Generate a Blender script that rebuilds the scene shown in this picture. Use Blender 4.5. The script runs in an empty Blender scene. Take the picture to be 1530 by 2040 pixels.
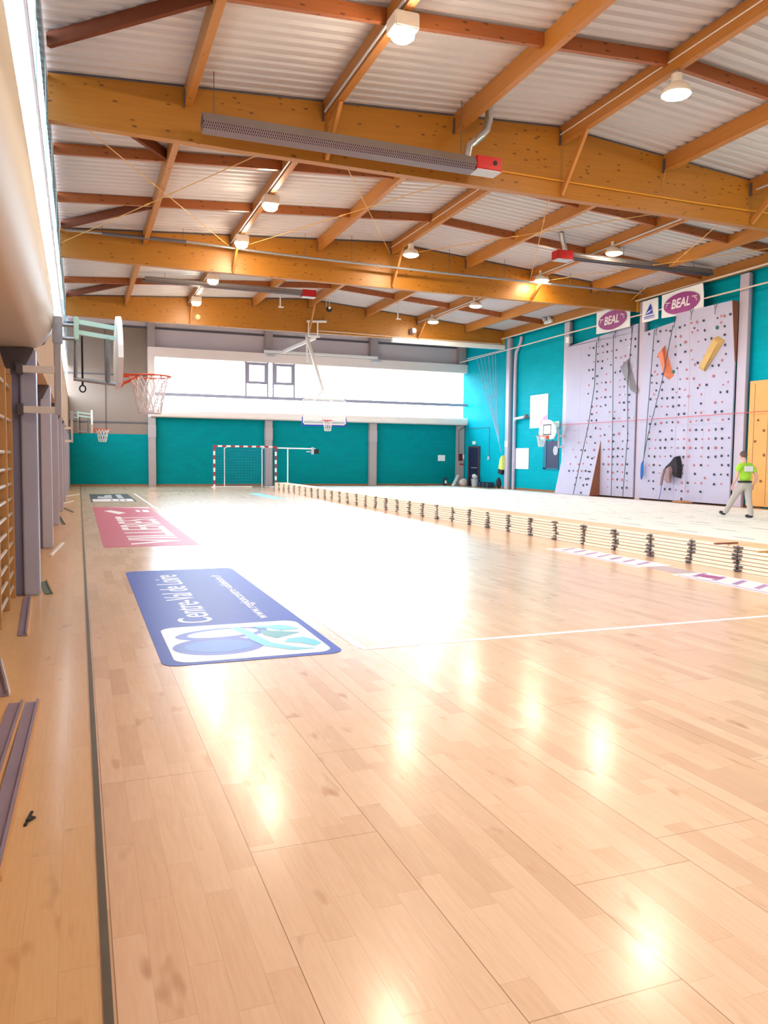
import bpy, bmesh, math, random
from mathutils import Vector, Matrix
random.seed(7)
SC = bpy.context.scene
COL = SC.collection
# ---------------------------------------------------------------- camera, world, exposure
cam_d = bpy.data.cameras.new('camera'); CAM = bpy.data.objects.new('camera', cam_d); COL.objects.link(CAM)
SC.camera = CAM
FPX = 1580.4
cam_d.sensor_fit = 'HORIZONTAL'; cam_d.sensor_width = 36.0; cam_d.lens = 36.0 * FPX / 1530.0
cam_d.clip_start = 0.05; cam_d.clip_end = 200
P_, W_, R_ = math.radians(3.8226), math.radians(21.0417), math.radians(-0.5781)
cp, sp, cy, sy, cr, sr = math.cos(P_), math.sin(P_), math.cos(W_), math.sin(W_), math.cos(R_), math.sin(R_)
fwd = Vector((sy*cp, cy*cp, -sp)); rgt = Vector((cy, -sy, 0)); dwn = fwd.cross(rgt)
r2 = cr*rgt + sr*dwn; d2 = -sr*rgt + cr*dwn
m3 = Matrix((r2, -d2, -fwd)).transposed()
CAM.matrix_world = Matrix.Translation((0, 0, 1.5)) @ m3.to_4x4()

SKY, LAMP = 10.5, 170.0
world = bpy.data.worlds.new('world'); SC.world = world; world.use_nodes = True
wt = world.node_tree; bg = wt.nodes['Background']
tc = wt.nodes.new('ShaderNodeTexCoord'); sep = wt.nodes.new('ShaderNodeSeparateXYZ'); rp = wt.nodes.new('ShaderNodeValToRGB'); mr = wt.nodes.new('ShaderNodeMapRange')
mr.inputs[1].default_value = -1.0; mr.inputs[2].default_value = 1.0
wt.links.new(tc.outputs['Generated'], sep.inputs[0]); wt.links.new(sep.outputs[2], mr.inputs[0]); wt.links.new(mr.outputs[0], rp.inputs[0])
el = rp.color_ramp.elements                       # bright hazy sky above the horizon, pale paved ground below
el[0].position = 0.0; el[0].color = (0.10, 0.10, 0.10, 1)
el[1].position = 0.49; el[1].color = (0.16, 0.16, 0.16, 1)
for p_, c_ in ((0.515, (0.72, 0.86, 1.0, 1)), (1.0, (0.80, 0.92, 1.0, 1))): e_ = el.new(p_); e_.color = c_
wt.links.new(rp.outputs[0], bg.inputs[0]); bg.inputs[1].default_value = SKY
SC.view_settings.view_transform = 'Standard'; SC.view_settings.look = 'None'
SC.view_settings.gamma = 1.0; SC.view_settings.use_curve_mapping = False
SC.view_settings.exposure = 0.74
SC.cycles.max_bounces = 8; SC.cycles.diffuse_bounces = 5; SC.cycles.glossy_bounces = 4
SC.cycles.transparent_max_bounces = 12
SC.cycles.sample_clamp_indirect = 8.0
SC.cycles.use_denoising = True
SC.cycles.caustics_reflective = False; SC.cycles.caustics_refractive = False

def portal(name, loc, rot, sx, sy_):
    l = bpy.data.lights.new(name, 'AREA'); l.shape = 'RECTANGLE'; l.size = sx; l.size_y = sy_; l.cycles.is_portal = True
    o = bpy.data.objects.new(name, l); COL.objects.link(o); o.location = loc; o.rotation_euler = rot
portal('window_light_left', (-.50, 18.3, 6.37), (0, math.radians(-90), 0), 3.84, 47.6)
portal('window_light_back', (12.4, 41.7, 5.2), (math.radians(-90), 0, 0), 17.5, 2.6)
# ---------------------------------------------------------------- materials
def lin(c):
    c = c/255.0
    return c/12.92 if c <= 0.04045 else ((c+0.055)/1.055)**2.4
def S(r, g, b): return (lin(r), lin(g), lin(b), 1.0)
class NT:
    def __init__(s, name):
        s.m = bpy.data.materials.new(name); s.m.use_nodes = True
        s.t = s.m.node_tree; s.b = s.t.nodes['Principled BSDF']
    def n(s, typ, **kw):
        x = s.t.nodes.new(typ)
        for k, v in kw.items(): setattr(x, k, v)
        return x
    def l(s, a, b): s.t.links.new(a, b)
    def val(s, sock, v):
        if hasattr(v, 'is_output') or isinstance(v, bpy.types.NodeSocket): s.l(v, sock)
        else: sock.default_value = v
    def math(s, op, a, b=0.0, c=None):
        x = s.n('ShaderNodeMath', operation=op)
        s.val(x.inputs[0], a); s.val(x.inputs[1], b)
        if c is not None: s.val(x.inputs[2], c)
        return x.outputs[0]
    def mix(s, f, a, b, blend='MIX'):
        x = s.n('ShaderNodeMix', data_type='RGBA', blend_type=blend)
        s.val(x.inputs[0], f); s.val(x.inputs[6], a); s.val(x.inputs[7], b)
        return x.outputs[2]
    def noise(s, scale, detail=3.0, vec=None, sc=(1, 1, 1)):
        x = s.n('ShaderNodeTexNoise'); x.inputs['Scale'].default_value = scale; x.inputs['Detail'].default_value = detail
        mp = s.n('ShaderNodeMapping'); mp.inputs['Scale'].default_value = sc
        if vec is None: vec = s.n('ShaderNodeTexCoord').outputs['Object']
        s.l(vec, mp.inputs[0]); s.l(mp.outputs[0], x.inputs['Vector'])
        return x.outputs['Fac']
    def ramp(s, f, stops):
        x = s.n('ShaderNodeValToRGB'); s.val(x.inputs[0], f)
        e = x.color_ramp.elements
        while len(e) < len(stops): e.new(0.5)
        for i, (p, c) in enumerate(stops): e[i].position = p; e[i].color = c
        return x.outputs[0]
MATS = {}
def pm(name, c1, c2=None, scale=6.0, rough=0.5, metal=0.0, sc=(1, 1, 1), emit=None, spec=0.5, bump=0.0):
    """plain procedural surface: two close tones mixed by noise"""
    if name in MATS: return MATS[name]
    t = NT(name)
    c2 = c2 or tuple(min(1, x*0.9) for x in c1[:3]) + (1,)
    nz = t.noise(scale, 3, sc=sc)
    t.l(t.mix(nz, c1, c2), t.b.inputs['Base Color'])
    t.b.inputs['Roughness'].default_value = rough; t.b.inputs['Metallic'].default_value = metal
    t.b.inputs['Specular IOR Level'].default_value = spec
    if bump:
        bp = t.n('ShaderNodeBump'); bp.inputs['Strength'].default_value = bump; bp.inputs['Distance'].default_value = 0.01
        t.l(nz, bp.inputs['Height']); t.l(bp.outputs[0], t.b.inputs['Normal'])
    if emit:
        t.b.inputs['Emission Color'].default_value = emit[0]; t.b.inputs['Emission Strength'].default_value = emit[1]
    MATS[name] = t.m
    return t.m

def floor_mat(name, tones, pw, pl, x0, joint=None, rough=0.22):
    t = NT(name)
    co = t.n('ShaderNodeTexCoord').outputs['Object']
    sx = t.n('ShaderNodeSeparateXYZ'); t.l(co, sx.inputs[0])
    X, Y = sx.outputs[0], sx.outputs[1]
    xs = t.math('DIVIDE', t.math('SUBTRACT', X, x0), pw)
    row = t.math('FLOOR', xs)
    wr = t.n('ShaderNodeTexWhiteNoise', noise_dimensions='1D'); t.l(row, wr.inputs['W'])
    ys = t.math('ADD', t.math('DIVIDE', Y, pl), t.math('MULTIPLY', wr.outputs['Value'], 9.0))
    idx = t.math('FLOOR', ys)
    cx = t.n('ShaderNodeCombineXYZ'); t.l(row, cx.inputs[0]); t.l(idx, cx.inputs[1])
    wn = t.n('ShaderNodeTexWhiteNoise', noise_dimensions='2D'); t.l(cx.outputs[0], wn.inputs['Vector'])
    col = t.ramp(wn.outputs['Value'], tones)
    ad = t.n('ShaderNodeVectorMath', operation='ADD'); t.l(co, ad.inputs[0]); t.l(wn.outputs['Color'], ad.inputs[1])
    gr = t.noise(9.0, 5, vec=ad.outputs[0], sc=(9, 0.7, 1))
    col = t.mix(t.math('MULTIPLY', gr, 0.36), col, S(206, 164, 124), 'MULTIPLY')
    kn = t.noise(3.2, 2, vec=ad.outputs[0], sc=(2.6, 0.9, 1))
    kf = t.n('ShaderNodeMapRange'); kf.inputs[1].default_value = 0.66; kf.inputs[2].default_value = 0.78; t.l(kn, kf.inputs[0])
    col = t.mix(t.math('MULTIPLY', kf.outputs[0], 0.6), col, S(168, 110, 70))
    fx = t.math('FRACT', xs); fy = t.math('FRACT', ys)
    e1 = t.math('MAXIMUM', t.math('LESS_THAN', fx, 0.012), t.math('LESS_THAN', fy, 0.0025))
    col = t.mix(t.math('MULTIPLY', e1, 0.35), col, S(150, 100, 60))
    if joint:
        jw, jl, jx = joint
        js = t.math('DIVIDE', t.math('SUBTRACT', X, jx), jw); jr = t.math('FLOOR', js)
        w2 = t.n('ShaderNodeTexWhiteNoise', noise_dimensions='1D'); t.l(jr, w2.inputs['W'])
        jy = t.math('ADD', t.math('DIVIDE', Y, jl), w2.outputs['Value'])
        j = t.math('MAXIMUM', t.math('LESS_THAN', t.math('FRACT', js), 0.0062), t.math('LESS_THAN', t.math('FRACT', jy), 0.0014))
        col = t.mix(t.math('MULTIPLY', j, 0.75), col, S(120, 78, 48))
    t.l(col, t.b.inputs['Base Color'])
    rn = t.noise(1.6, 3, sc=(6, 1, 1))
    t.l(t.math('MULTIPLY_ADD', rn, 0.10, rough-0.05), t.b.inputs['Roughness'])
    t.b.inputs['Specular IOR Level'].default_value = 0.5
    t.b.inputs['Coat Weight'].default_value = 0.3; t.b.inputs['Coat Roughness'].default_value = 0.15
    return t.m
M_COURT = floor_mat('maple_court', [(0.0, S(222, 184, 152)), (0.35, S(228, 191, 160)), (0.7, S(232, 197, 167)), (1.0, S(214, 175, 144))],
                    0.1027, 0.62, 0.587, (0.5135, 2.05, 0.587), 0.25)
M_STRIP = floor_mat('maple_strip', [(0.0, S(228, 190, 142)), (0.5, S(232, 197, 150)), (1.0, S(224, 184, 136))], 0.108, 0.95, 0.03, None, 0.34)

def beam_mat(name, base, dark, axis, knots=True):
    t = NT(name)
    co = t.n('ShaderNodeTexCoord').outputs['Object']
    stretch = {'x': (0.35, 6, 6), 'y': (6, 0.35, 6)}[axis]
    g = t.noise(4.0, 5, vec=co, sc=stretch)
    col = t.mix(g, base, dark)
    if knots:
        v = t.n('ShaderNodeTexVoronoi'); mp = t.n('ShaderNodeMapping')
        mp.inputs['Scale'].default_value = {'x': (3.6, 10, 10), 'y': (10, 3.6, 10)}[axis]
        t.l(co, mp.inputs[0]); t.l(mp.outputs[0], v.inputs['Vector']); v.inputs['Scale'].default_value = 1.0
        k = t.n('ShaderNodeMapRange'); k.inputs[1].default_value = 0.22; k.inputs[2].default_value = 0.11; t.l(v.outputs['Distance'], k.inputs[0])
        sel = t.n('ShaderNodeSeparateColor'); t.l(v.outputs['Color'], sel.inputs[0])
        f = t.math('MULTIPLY', k.outputs[0], t.math('GREATER_THAN', sel.outputs[0], 0.45))
        col = t.mix(t.math('MULTIPLY', f, 0.8), col, S(70, 36, 14))
    sz = t.n('ShaderNodeSeparateXYZ'); t.l(co, sz.inputs[0])
    lam = t.math('LESS_THAN', t.math('FRACT', t.math('DIVIDE', sz.outputs[2], 0.042)), 0.08)
    col = t.mix(t.math('MULTIPLY', lam, 0.16), col, dark)
    t.l(col, t.b.inputs['Base Color']); t.b.inputs['Roughness'].default_value = 0.42
    return t.m
M_BEAM = beam_mat('glulam_spruce', S(184, 122, 34), S(158, 98, 24), 'x')
M_PURL = beam_mat('purlin_spruce', S(194, 130, 56), S(168, 104, 40), 'y')
M_BLOCK = beam_mat('blocking_spruce', S(170, 98, 48), S(140, 74, 32), 'x')
M_BRACE = pm('brace_pine', S(205, 140, 70), S(180, 112, 50), 5, 0.5, sc=(1, 1, 0.3))
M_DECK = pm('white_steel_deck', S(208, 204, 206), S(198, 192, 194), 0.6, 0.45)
def teal_mat(name, c1, c2):
    t = NT(name)
    co = t.n('ShaderNodeTexCoord').outputs['Object']
    sx = t.n('ShaderNodeSeparateXYZ'); t.l(co, sx.inputs[0])
    cb = t.n('ShaderNodeCombineXYZ'); t.l(t.math('ADD', sx.outputs[0], sx.outputs[1]), cb.inputs[0]); t.l(sx.outputs[2], cb.inputs[1])
    br = t.n('ShaderNodeTexBrick'); t.l(cb.outputs[0], br.inputs['Vector'])
    br.inputs['Scale'].default_value = 1.0; br.inputs['Brick Width'].default_value = 0.5; br.inputs['Row Height'].default_value = 0.2
    br.inputs['Mortar Size'].default_value = 0.006
    br.inputs['Color1'].default_value = c1; br.inputs['Color2'].default_value = c2
    br.inputs['Mortar'].default_value = tuple(x*0.82 for x in c1[:3]) + (1,)
    n = t.noise(25, 4, vec=co)
    t.l(t.mix(t.math('MULTIPLY', n, 0.25), br.outputs['Color'], c2), t.b.inputs['Base Color'])
    t.b.inputs['Roughness'].default_value = 0.6; t.b.inputs['Specular IOR Level'].default_value = .05
    bp = t.n('ShaderNodeBump'); bp.inputs['Strength'].default_value = 0.3; bp.inputs['Distance'].default_value = 0.01
    t.l(n, bp.inputs['Height']); t.l(bp.outputs[0], t.b.inputs['Normal'])
    return t.m
M_TEALR = teal_mat('teal_block_paint', S(0, 168, 186), S(0, 160, 178))
M_TEALB = teal_mat('teal_green_paint', S(0, 142, 148), S(4, 134, 140))
M_BEIGE = pm('beige_sheet', S(248, 234, 228), S(240, 224, 218), 1.2, 0.4)
M_CLAD = pm('grey_beige_cladding', S(216, 204, 208), S(208, 196, 200), 0.8, 0.5)
M_GREY = pm('grey_painted_steel', S(170, 166, 186), S(160, 156, 176), 2.0, 0.45)
M_DGREY = pm('dark_grey_steel', S(96, 92, 100), S(82, 78, 88), 3.0, 0.45)
M_LGREY = pm('light_grey_metal', S(196, 196, 204), S(180, 182, 190), 4.0, 0.35)
M_WHITE = pm('white_paint', S(240, 238, 236), S(230, 228, 226), 3.0, 0.4)
M_BLACK = pm('black_rubber', S(28, 26, 30), S(20, 18, 22), 8.0, 0.6)
M_GALV = pm('galvanised_steel', S(176, 178, 184), S(140, 144, 152), 14.0, 0.3, 0.7)
M_SILVER = pm('silver_foil', S(216, 216, 216), S(186, 188, 192), 20.0, 0.25, 0.8)
M_RED = pm('red_enamel', S(200, 30, 36), S(180, 22, 30), 6, 0.35)
M_ORANGE = pm('orange_rim_paint', S(226, 92, 48), S(206, 76, 38), 6, 0.4)
M_NET = pm('white_cord', S(236, 226, 226), S(220, 208, 208), 30, 0.7)
M_MINT = pm('pale_mint_enamel', S(196, 232, 226), S(178, 220, 214), 6, 0.4)
M_MAPLE = pm('maple_panel_face', S(240, 206, 170), S(228, 188, 148), 3, 0.35, sc=(9, 1, 1))
M_EDGE = pm('panel_edge_ply', S(246, 232, 212), S(238, 218, 192), 4, 0.5, sc=(1, 1, 16))
M_BROWN = pm('brown_timber', S(150, 92, 62), S(132, 78, 52), 5, 0.5, sc=(1, .2, 1))
M_TIMB = pm('pale_timber', S(214, 168, 112), S(196, 146, 92), 5, 0.5, sc=(4, 4, .4))
M_OCHRE = pm('ochre_panel_board', S(226, 170, 92), S(214, 154, 78), 1.5, 0.5)
M_LILAC = pm('climbing_panel_resin', S(184, 180, 206), S(174, 170, 196), 1.0, 0.6)
M_UNDER = pm('white_foam', S(246, 244, 242), S(240, 238, 236), 2.0, 0.6)
M_DGREEN = pm('dark_green_rope', S(60, 92, 96), S(44, 70, 74), 40, 0.8)
M_BLUE = pm('blue_vinyl', S(58, 82, 176), S(52, 72, 164), 5, 0.4, spec=.2)
M_PADBLUE = pm('blue_padding', S(40, 70, 190), S(32, 58, 170), 5, 0.5)
M_LAMPW = pm('lamp_housing_white', S(244, 232, 216), S(238, 224, 204), 6, 0.4)
M_BULB = pm('lamp_glow', (1, .95, .85, 1), None, 4, 0.5, emit=((1.0, 0.85, 0.62, 1), LAMP))
def glazing(name, tint):
    t = NT(name); tr = t.n('ShaderNodeBsdfTransparent'); gl = t.n('ShaderNodeBsdfGlossy'); mx = t.n('ShaderNodeMixShader')
    tr.inputs[0].default_value = tint; gl.inputs['Roughness'].default_value = .03; mx.inputs[0].default_value = .05
    t.l(tr.outputs[0], mx.inputs[1]); t.l(gl.outputs[0], mx.inputs[2]); t.l(mx.outputs[0], t.t.nodes['Material Output'].inputs[0])
    return t.m
M_PANEL = M_PANEB = glazing('clear_glazing', (.94, .97, .98, 1)); M_DIMMED = glazing('dimmed_glazing', (.40, .43, .44, 1))  # second glazing is tinted down to cut skylight on beam ends and ceiling
M_PAPER = pm('white_paper', S(244, 244, 246), S(236, 236, 240), 3, 0.6)
M_PURPLE = pm('purple_ink', S(158, 62, 140), S(146, 54, 128), 5, 0.45)
M_PINK = pm('rose_vinyl', S(196, 98, 120), S(186, 88, 112), 5, 0.4, spec=.2)
M_VWHITE = pm('white_vinyl', S(246, 238, 240), S(238, 228, 232), 5, 0.35)
M_VBLACK = pm('charcoal_vinyl', S(62, 64, 70), S(52, 54, 60), 5, 0.4)
M_AQUA = pm('aqua_vinyl', S(92, 190, 206), S(80, 178, 196), 5, 0.35)
M_TEALV = pm('teal_vinyl', S(70, 150, 160), S(60, 140, 150), 5, 0.35)
M_DKBLUE = pm('navy_paint', S(34, 36, 74), S(28, 28, 60), 5, 0.45)

# ---------------------------------------------------------------- mesh helpers
class MB:
    def __init__(s): s.v = []; s.f = []; s.mi = []; s.k = 0
    def add(s, vs, fs):
        o = len(s.v); s.v += [Vector(v) for v in vs]
        for f in fs: s.f.append([i+o for i in f]); s.mi.append(s.k)
        return s
    def box(s, x0, x1, y0, y1, z0, z1):
        return s.add([(x0, y0, z0), (x1, y0, z0), (x1, y1, z0), (x0, y1, z0), (x0, y0, z1), (x1, y0, z1), (x1, y1, z1), (x0, y1, z1)],
                     [(0, 3, 2, 1), (4, 5, 6, 7), (0, 1, 5, 4), (1, 2, 6, 5), (2, 3, 7, 6), (3, 0, 4, 7)])
    def bbox(s, x0, x1, y0, y1, z0, z1, b=0.006):
        bm = bmesh.new(); bmesh.ops.create_cube(bm, size=1.0)
        for v in bm.verts: v.co = Vector(((x0+x1)/2 + v.co.x*(x1-x0), (y0+y1)/2 + v.co.y*(y1-y0), (z0+z1)/2 + v.co.z*(z1-z0)))
        bmesh.ops.bevel(bm, geom=bm.edges[:], offset=min(b, .45*min(x1-x0, y1-y0, z1-z0)), segments=2, affect='EDGES')
        s.frombm(bm); return s
    def frombm(s, bm):
        bm.verts.ensure_lookup_table(); bm.verts.index_update()
        s.add([v.co.copy() for v in bm.verts], [[v.index for v in f.verts] for f in bm.faces]); bm.free()
    def bar(s, p, q, w, h=None, up=(0, 0, 1)):
        """rectangular bar from p to q, w wide, h tall"""
        h = h or w; p = Vector(p); q = Vector(q); d = (q-p).normalized(); u = Vector(up)
        if abs(d.dot(u)) > .98: u = Vector((1, 0, 0))
        a = d.cross(u).normalized(); b = a.cross(d).normalized()
        c = [(-w/2, -h/2), (w/2, -h/2), (w/2, h/2), (-w/2, h/2)]
        return s.add([p+a*i+b*j for i, j in c] + [q+a*i+b*j for i, j in c], [(0, 1, 2, 3), (7, 6, 5, 4), (0, 4, 5, 1), (1, 5, 6, 2), (2, 6, 7, 3), (3, 7, 4, 0)])
    def tube(s, pts, r, n=8, cap=True, closed=False):
        pts = [Vector(p) for p in pts]; rr = r if isinstance(r, (list, tuple)) else [r]*len(pts)
        N = len(pts); rings = []; a = None
        for i, p in enumerate(pts):
            if closed: d = (pts[(i+1) % N]-pts[i-1])
            else: d = pts[min(i+1, N-1)]-pts[max(i-1, 0)]
            d = d.normalized() if d.length > 1e-9 else Vector((0, 0, 1))
            if a is None:
                u = Vector((0, 0, 1)) if abs(d.z) < .9 else Vector((1, 0, 0)); a = d.cross(u).normalized()
            else:
                a = (a - d*a.dot(d)); a = a.normalized() if a.length > 1e-6 else d.orthogonal().normalized()
            b = d.cross(a)
            rings.append([p + (a*math.cos(2*math.pi*k/n) + b*math.sin(2*math.pi*k/n))*rr[i] for k in range(n)])
        vs = [v for R in rings for v in R]; fs = []
        for i in range(N if closed else N-1):
            j = (i+1) % N
            for k in range(n): fs.append((i*n+k, i*n+(k+1) % n, j*n+(k+1) % n, j*n+k))
        if cap and not closed: fs += [tuple(range(n))[::-1], tuple((N-1)*n+k for k in range(n))]
        return s.add(vs, fs)
    def lathe(s, prof, c, n=20):
        c = Vector(c); vs = []; fs = []
        for r, z in prof:
            for k in range(n): vs.append(c + Vector((r*math.cos(2*math.pi*k/n), r*math.sin(2*math.pi*k/n), z)))
        for i in range(len(prof)-1):
            for k in range(n): fs.append((i*n+k, i*n+(k+1) % n, (i+1)*n+(k+1) % n, (i+1)*n+k))
        fs += [tuple(range(n))[::-1], tuple((len(prof)-1)*n+k for k in range(n))]
        return s.add(vs, fs)
    def prism(s, poly, lo, hi, axis):
        """poly: list of 2D points; axis 'x': (y,z)  'y': (x,z)  'z': (x,y)"""
        def P(a, b, t): return {'x': (t, a, b), 'y': (a, t, b), 'z': (a, b, t)}[axis]
        n = len(poly)
        return s.add([P(a, b, lo) for a, b in poly] + [P(a, b, hi) for a, b in poly],
                     [tuple(range(n))[::-1], tuple(range(n, 2*n))] + [(i, (i+1) % n, n+(i+1) % n, n+i) for i in range(n)])
    def blob(s, c, r, seed=0, sub=2, amp=.25, flat=(1, 1, 1)):
        rnd = random.Random(seed); bm = bmesh.new(); bmesh.ops.create_icosphere(bm, subdivisions=sub, radius=1)
        ph = [(Vector((rnd.gauss(0, 1), rnd.gauss(0, 1), rnd.gauss(0, 1))).normalized(), rnd.uniform(-amp, amp)) for _ in range(6)]
        for v in bm.verts:
            k = 1 + sum(a*max(0, v.co.dot(d))**2 for d, a in ph)
            v.co = Vector(c) + Vector((v.co.x*flat[0], v.co.y*flat[1], v.co.z*flat[2]))*k*r
        s.frombm(bm); return s
    def xf(s, M):
        s.v = [M @ v for v in s.v]; return s
    def build(s, name, mat, parent=None, smooth=False, org=None):
        """link as ONE mesh object; world coordinates in, origin at base or relative to parent"""
        me = bpy.data.meshes.new(name)
        if parent is not None: o = wpos(parent)
        elif org is not None: o = Vector(org)
        else:
            lo = Vector([min(v[i] for v in s.v) for i in range(3)]); hi = Vector([max(v[i] for v in s.v) for i in range(3)])
            o = Vector(((lo.x+hi.x)/2, (lo.y+hi.y)/2, lo.z))
        me.from_pydata([v-o for v in s.v], [], s.f)
        for m in (mat if isinstance(mat, (list, tuple)) else [mat]): me.materials.append(m)
        for p, i in zip(me.polygons, s.mi): p.material_index = i; p.use_smooth = smooth
        bm = bmesh.new(); bm.from_mesh(me); bmesh.ops.recalc_face_normals(bm, faces=bm.faces); bm.to_mesh(me); bm.free()
        if smooth and hasattr(me, 'set_sharp_from_angle'): me.set_sharp_from_angle(angle=math.radians(40))
        me.update()
        ob = bpy.data.objects.new(name, me); COL.objects.link(ob)
        if parent is not None: ob.parent = parent
        else: ob.location = o
        return ob
def wpos(o):
    v = Vector(o.location)
    while o.parent: o = o.parent; v = v + Vector(o.location)
    return v
def tag(o, label, cat, group=None):
    o['label'] = label; o['category'] = cat
    if group: o['group'] = group
    return o
def struct(o): o['kind'] = 'structure'; return o
def thing(name, label, cat, loc, group=None):
    o = bpy.data.objects.new(name, None); o.empty_display_size = .1; COL.objects.link(o); o.location = loc
    return tag(o, label, cat, group)
def dup(root, loc, label, group=None):
    r = root.copy(); COL.objects.link(r); r.location = loc; r['label'] = label
    if group: r['group'] = group
    for ch in list(root.children):
        c = ch.copy(); COL.objects.link(c); c.parent = r
        for g in list(ch.children):
            d = g.copy(); COL.objects.link(d); d.parent = c
    return r
FACE_LEFT = Matrix(((0, 0, -1), (-1, 0, 0), (0, 1, 0)))      # reads on the right wall (x->-Y, y->Z, normal -X)
FACE_CAM = Matrix(((1, 0, 0), (0, 0, -1), (0, 1, 0)))        # reads on the back wall
ON_FLOOR = Matrix(((0, -1, 0), (1, 0, 0), (0, 0, 1)))        # reads along +Y on the floor
def text(name, body, size, loc, rot, mat, parent, sx=1.0, shear=0.0, align='LEFT', depth=.001, bold=0.0, bend=None):
    cu = bpy.data.curves.new(name, 'FONT'); cu.body = body; cu.size = size; cu.align_x = align; cu.extrude = depth; cu.shear = shear; cu.offset = bold
    o = bpy.data.objects.new(name, cu); COL.objects.link(o)
    dg = bpy.context.evaluated_depsgraph_get()
    me = bpy.data.meshes.new_from_object(o.evaluated_get(dg)); me.name = name
    bpy.data.objects.remove(o); bpy.data.curves.remove(cu)
    off = Vector(loc) - (wpos(parent) if parent else Vector((0, 0, 0)))
    M = Matrix.Translation(off) @ rot.to_4x4() @ Matrix.Diagonal((sx, 1, 1, 1))
    for v in me.vertices: v.co = M @ v.co
    me.materials.clear(); me.materials.append(mat)
    ob = bpy.data.objects.new(name, me); COL.objects.link(ob)
    if parent: ob.parent = parent
    return ob
ORD = ['first', 'second', 'third', 'fourth', 'fifth', 'sixth', 'seventh', 'eighth', 'ninth', 'tenth', 'eleventh', 'twelfth', 'thirteenth', 'fourteenth',
       'fifteenth', 'sixteenth', 'seventeenth', 'eighteenth', 'nineteenth', 'twentieth']
def ordn(i):
    if i < 20: return ORD[i]
    t = {2: 'twenty', 3: 'thirty', 4: 'forty'}[(i+1)//10]; r = (i+1) % 10
    return t + '-' + ORD[r-1] if r else {2: 'twentieth', 3: 'thirtieth', 4: 'fortieth'}[(i+1)//10]

# ---------------------------------------------------------------- room constants
YB, YF = 42.1, -5.5            # back and front wall faces
XR = 21.1                      # right wall face
BEAMY = [15.9, 26.3, 37.0]
BZ = 7.45
def zr(x): return 9.02 - (10.2-x)*0.065 if x < 10.2 else 9.02 - (x-10.2)*0.0755

# ---------------------------------------------------------------- setting
struct(MB().box(-1.1, 0.042, YF, YB, -.1, 0).build('floor', M_STRIP, org=(0, 0, 0)))
struct(MB().box(0.066, XR+.1, YF, YB, -.1, 0).build('floor', M_COURT, org=(0, 0, 0)))
b = MB(); b.box(0.042, 0.066, YF, YB-.02, -.02, .004); b.box(0.0415, 0.047, YF, YB-.02, .0, .008)
struct(b.build('trim_1', pm('gap_strip', S(96, 84, 66), S(80, 70, 56), 6, .5)))
# ceiling: corrugated deck, ribs running across the hall
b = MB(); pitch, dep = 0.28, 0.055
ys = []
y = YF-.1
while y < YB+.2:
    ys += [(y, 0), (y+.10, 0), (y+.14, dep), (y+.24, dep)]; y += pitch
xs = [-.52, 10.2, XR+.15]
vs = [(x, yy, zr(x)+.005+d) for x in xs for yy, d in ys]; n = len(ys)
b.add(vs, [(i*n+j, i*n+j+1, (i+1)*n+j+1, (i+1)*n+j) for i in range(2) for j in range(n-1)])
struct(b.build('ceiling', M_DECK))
# walls
struct(MB().box(-1.15, -1.0, YF, YB, 0, 4.45).build('wall_left', pm('left_wall_paint', S(206, 172, 138), S(196, 160, 126), 1.5, .5)))
struct(MB().box(-1.15, XR+.15, YF-.15, YF, 0, 9.1).build('wall_front', M_CLAD))
b = MB(); b.box(XR, XR+.15, YF, YB, 0, 8.3)
struct(b.build('wall_right', M_TEALR, org=(0, 0, 0)))
b = MB(); b.box(-1.15, 3.62, YB, YB+.15, 0, 9.1); b.box(3.62, XR+.15, YB, YB+.15, 0, 3.9); b.box(3.62, XR+.15, YB, YB+.15, 6.5, 9.1)
struct(b.build('wall_back', M_CLAD))
struct(MB().box(-1.0, 3.3, YB-.03, YB, 0, 2.62).build('wall_back', M_TEALB, org=(0, 0, 0)))
struct(MB().box(3.3, XR, YB-.05, YB, 0, 3.5).build('wall_back', M_TEALB, org=(0, 0, 0)))
struct(MB().box(-1.0, 3.3, YB-.012, YB, 2.62, 7.93).build('wall_back', pm('darkened_cladding', S(146, 126, 112), S(136, 116, 104), .8, .5)))  # added sheet, its colour darkened to offset the side window's light
# far left cladding seams
for i, (x0, x1, z0, z1) in enumerate(((-1, 3.25, 5.54, 5.6), (-1, 3.25, 3.17, 3.24), (1.27, 1.30, 2.62, 8), (-1, XR, 7.93, 8.03))):
    struct(MB().box(x0, x1, YB-.05, YB, z0, z1).build('trim_%d' % (2+i), M_DGREY))
struct(MB().box(-1.0, XR, YB-.07, YB-.02, 0, .1).build('baseboard_back', pm('base_wood', S(150, 112, 80), S(136, 98, 68), 3, .5)))
struct(MB().box(XR-.03, XR, 20, 39.8, 0, .09).build('baseboard_right', MATS['base_wood']))
# back window box
wy = 41.62
w2 = MB().box(3.62, XR, wy, wy+.012, 3.9, 6.5).build('window_2', M_PANEB); struct(w2)
b = MB(); b.box(3.3, XR, wy-.03, YB, 6.5, 6.98); b.box(3.3, 3.62, wy-.03, YB, 3.8, 6.5)
struct(b.build('trim_6', M_BEIGE))
b = MB(); pr_ = [(YB, 3.5), (wy+.04, 3.5)] + [(wy-.06-.12*math.sin(a), 3.70-.2*math.cos(a)) for a in [i*math.pi/8 for i in range(9)]] + [(YB, 3.9)]
b.prism(pr_, 3.4, XR, 'x'); struct(b.build('trim_7', M_BEIGE, smooth=True))
fr = MB()
fr.box(3.62, XR, wy-.05, wy-.001, 4.57, 4.73)
for x in (8.2, 9.36, 9.66, 10.8): fr.box(x-.045, x+.045, wy-.03, wy-.001, 4.73, 6.5)
fr.build('window_frame', M_GREY, w2)
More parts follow.
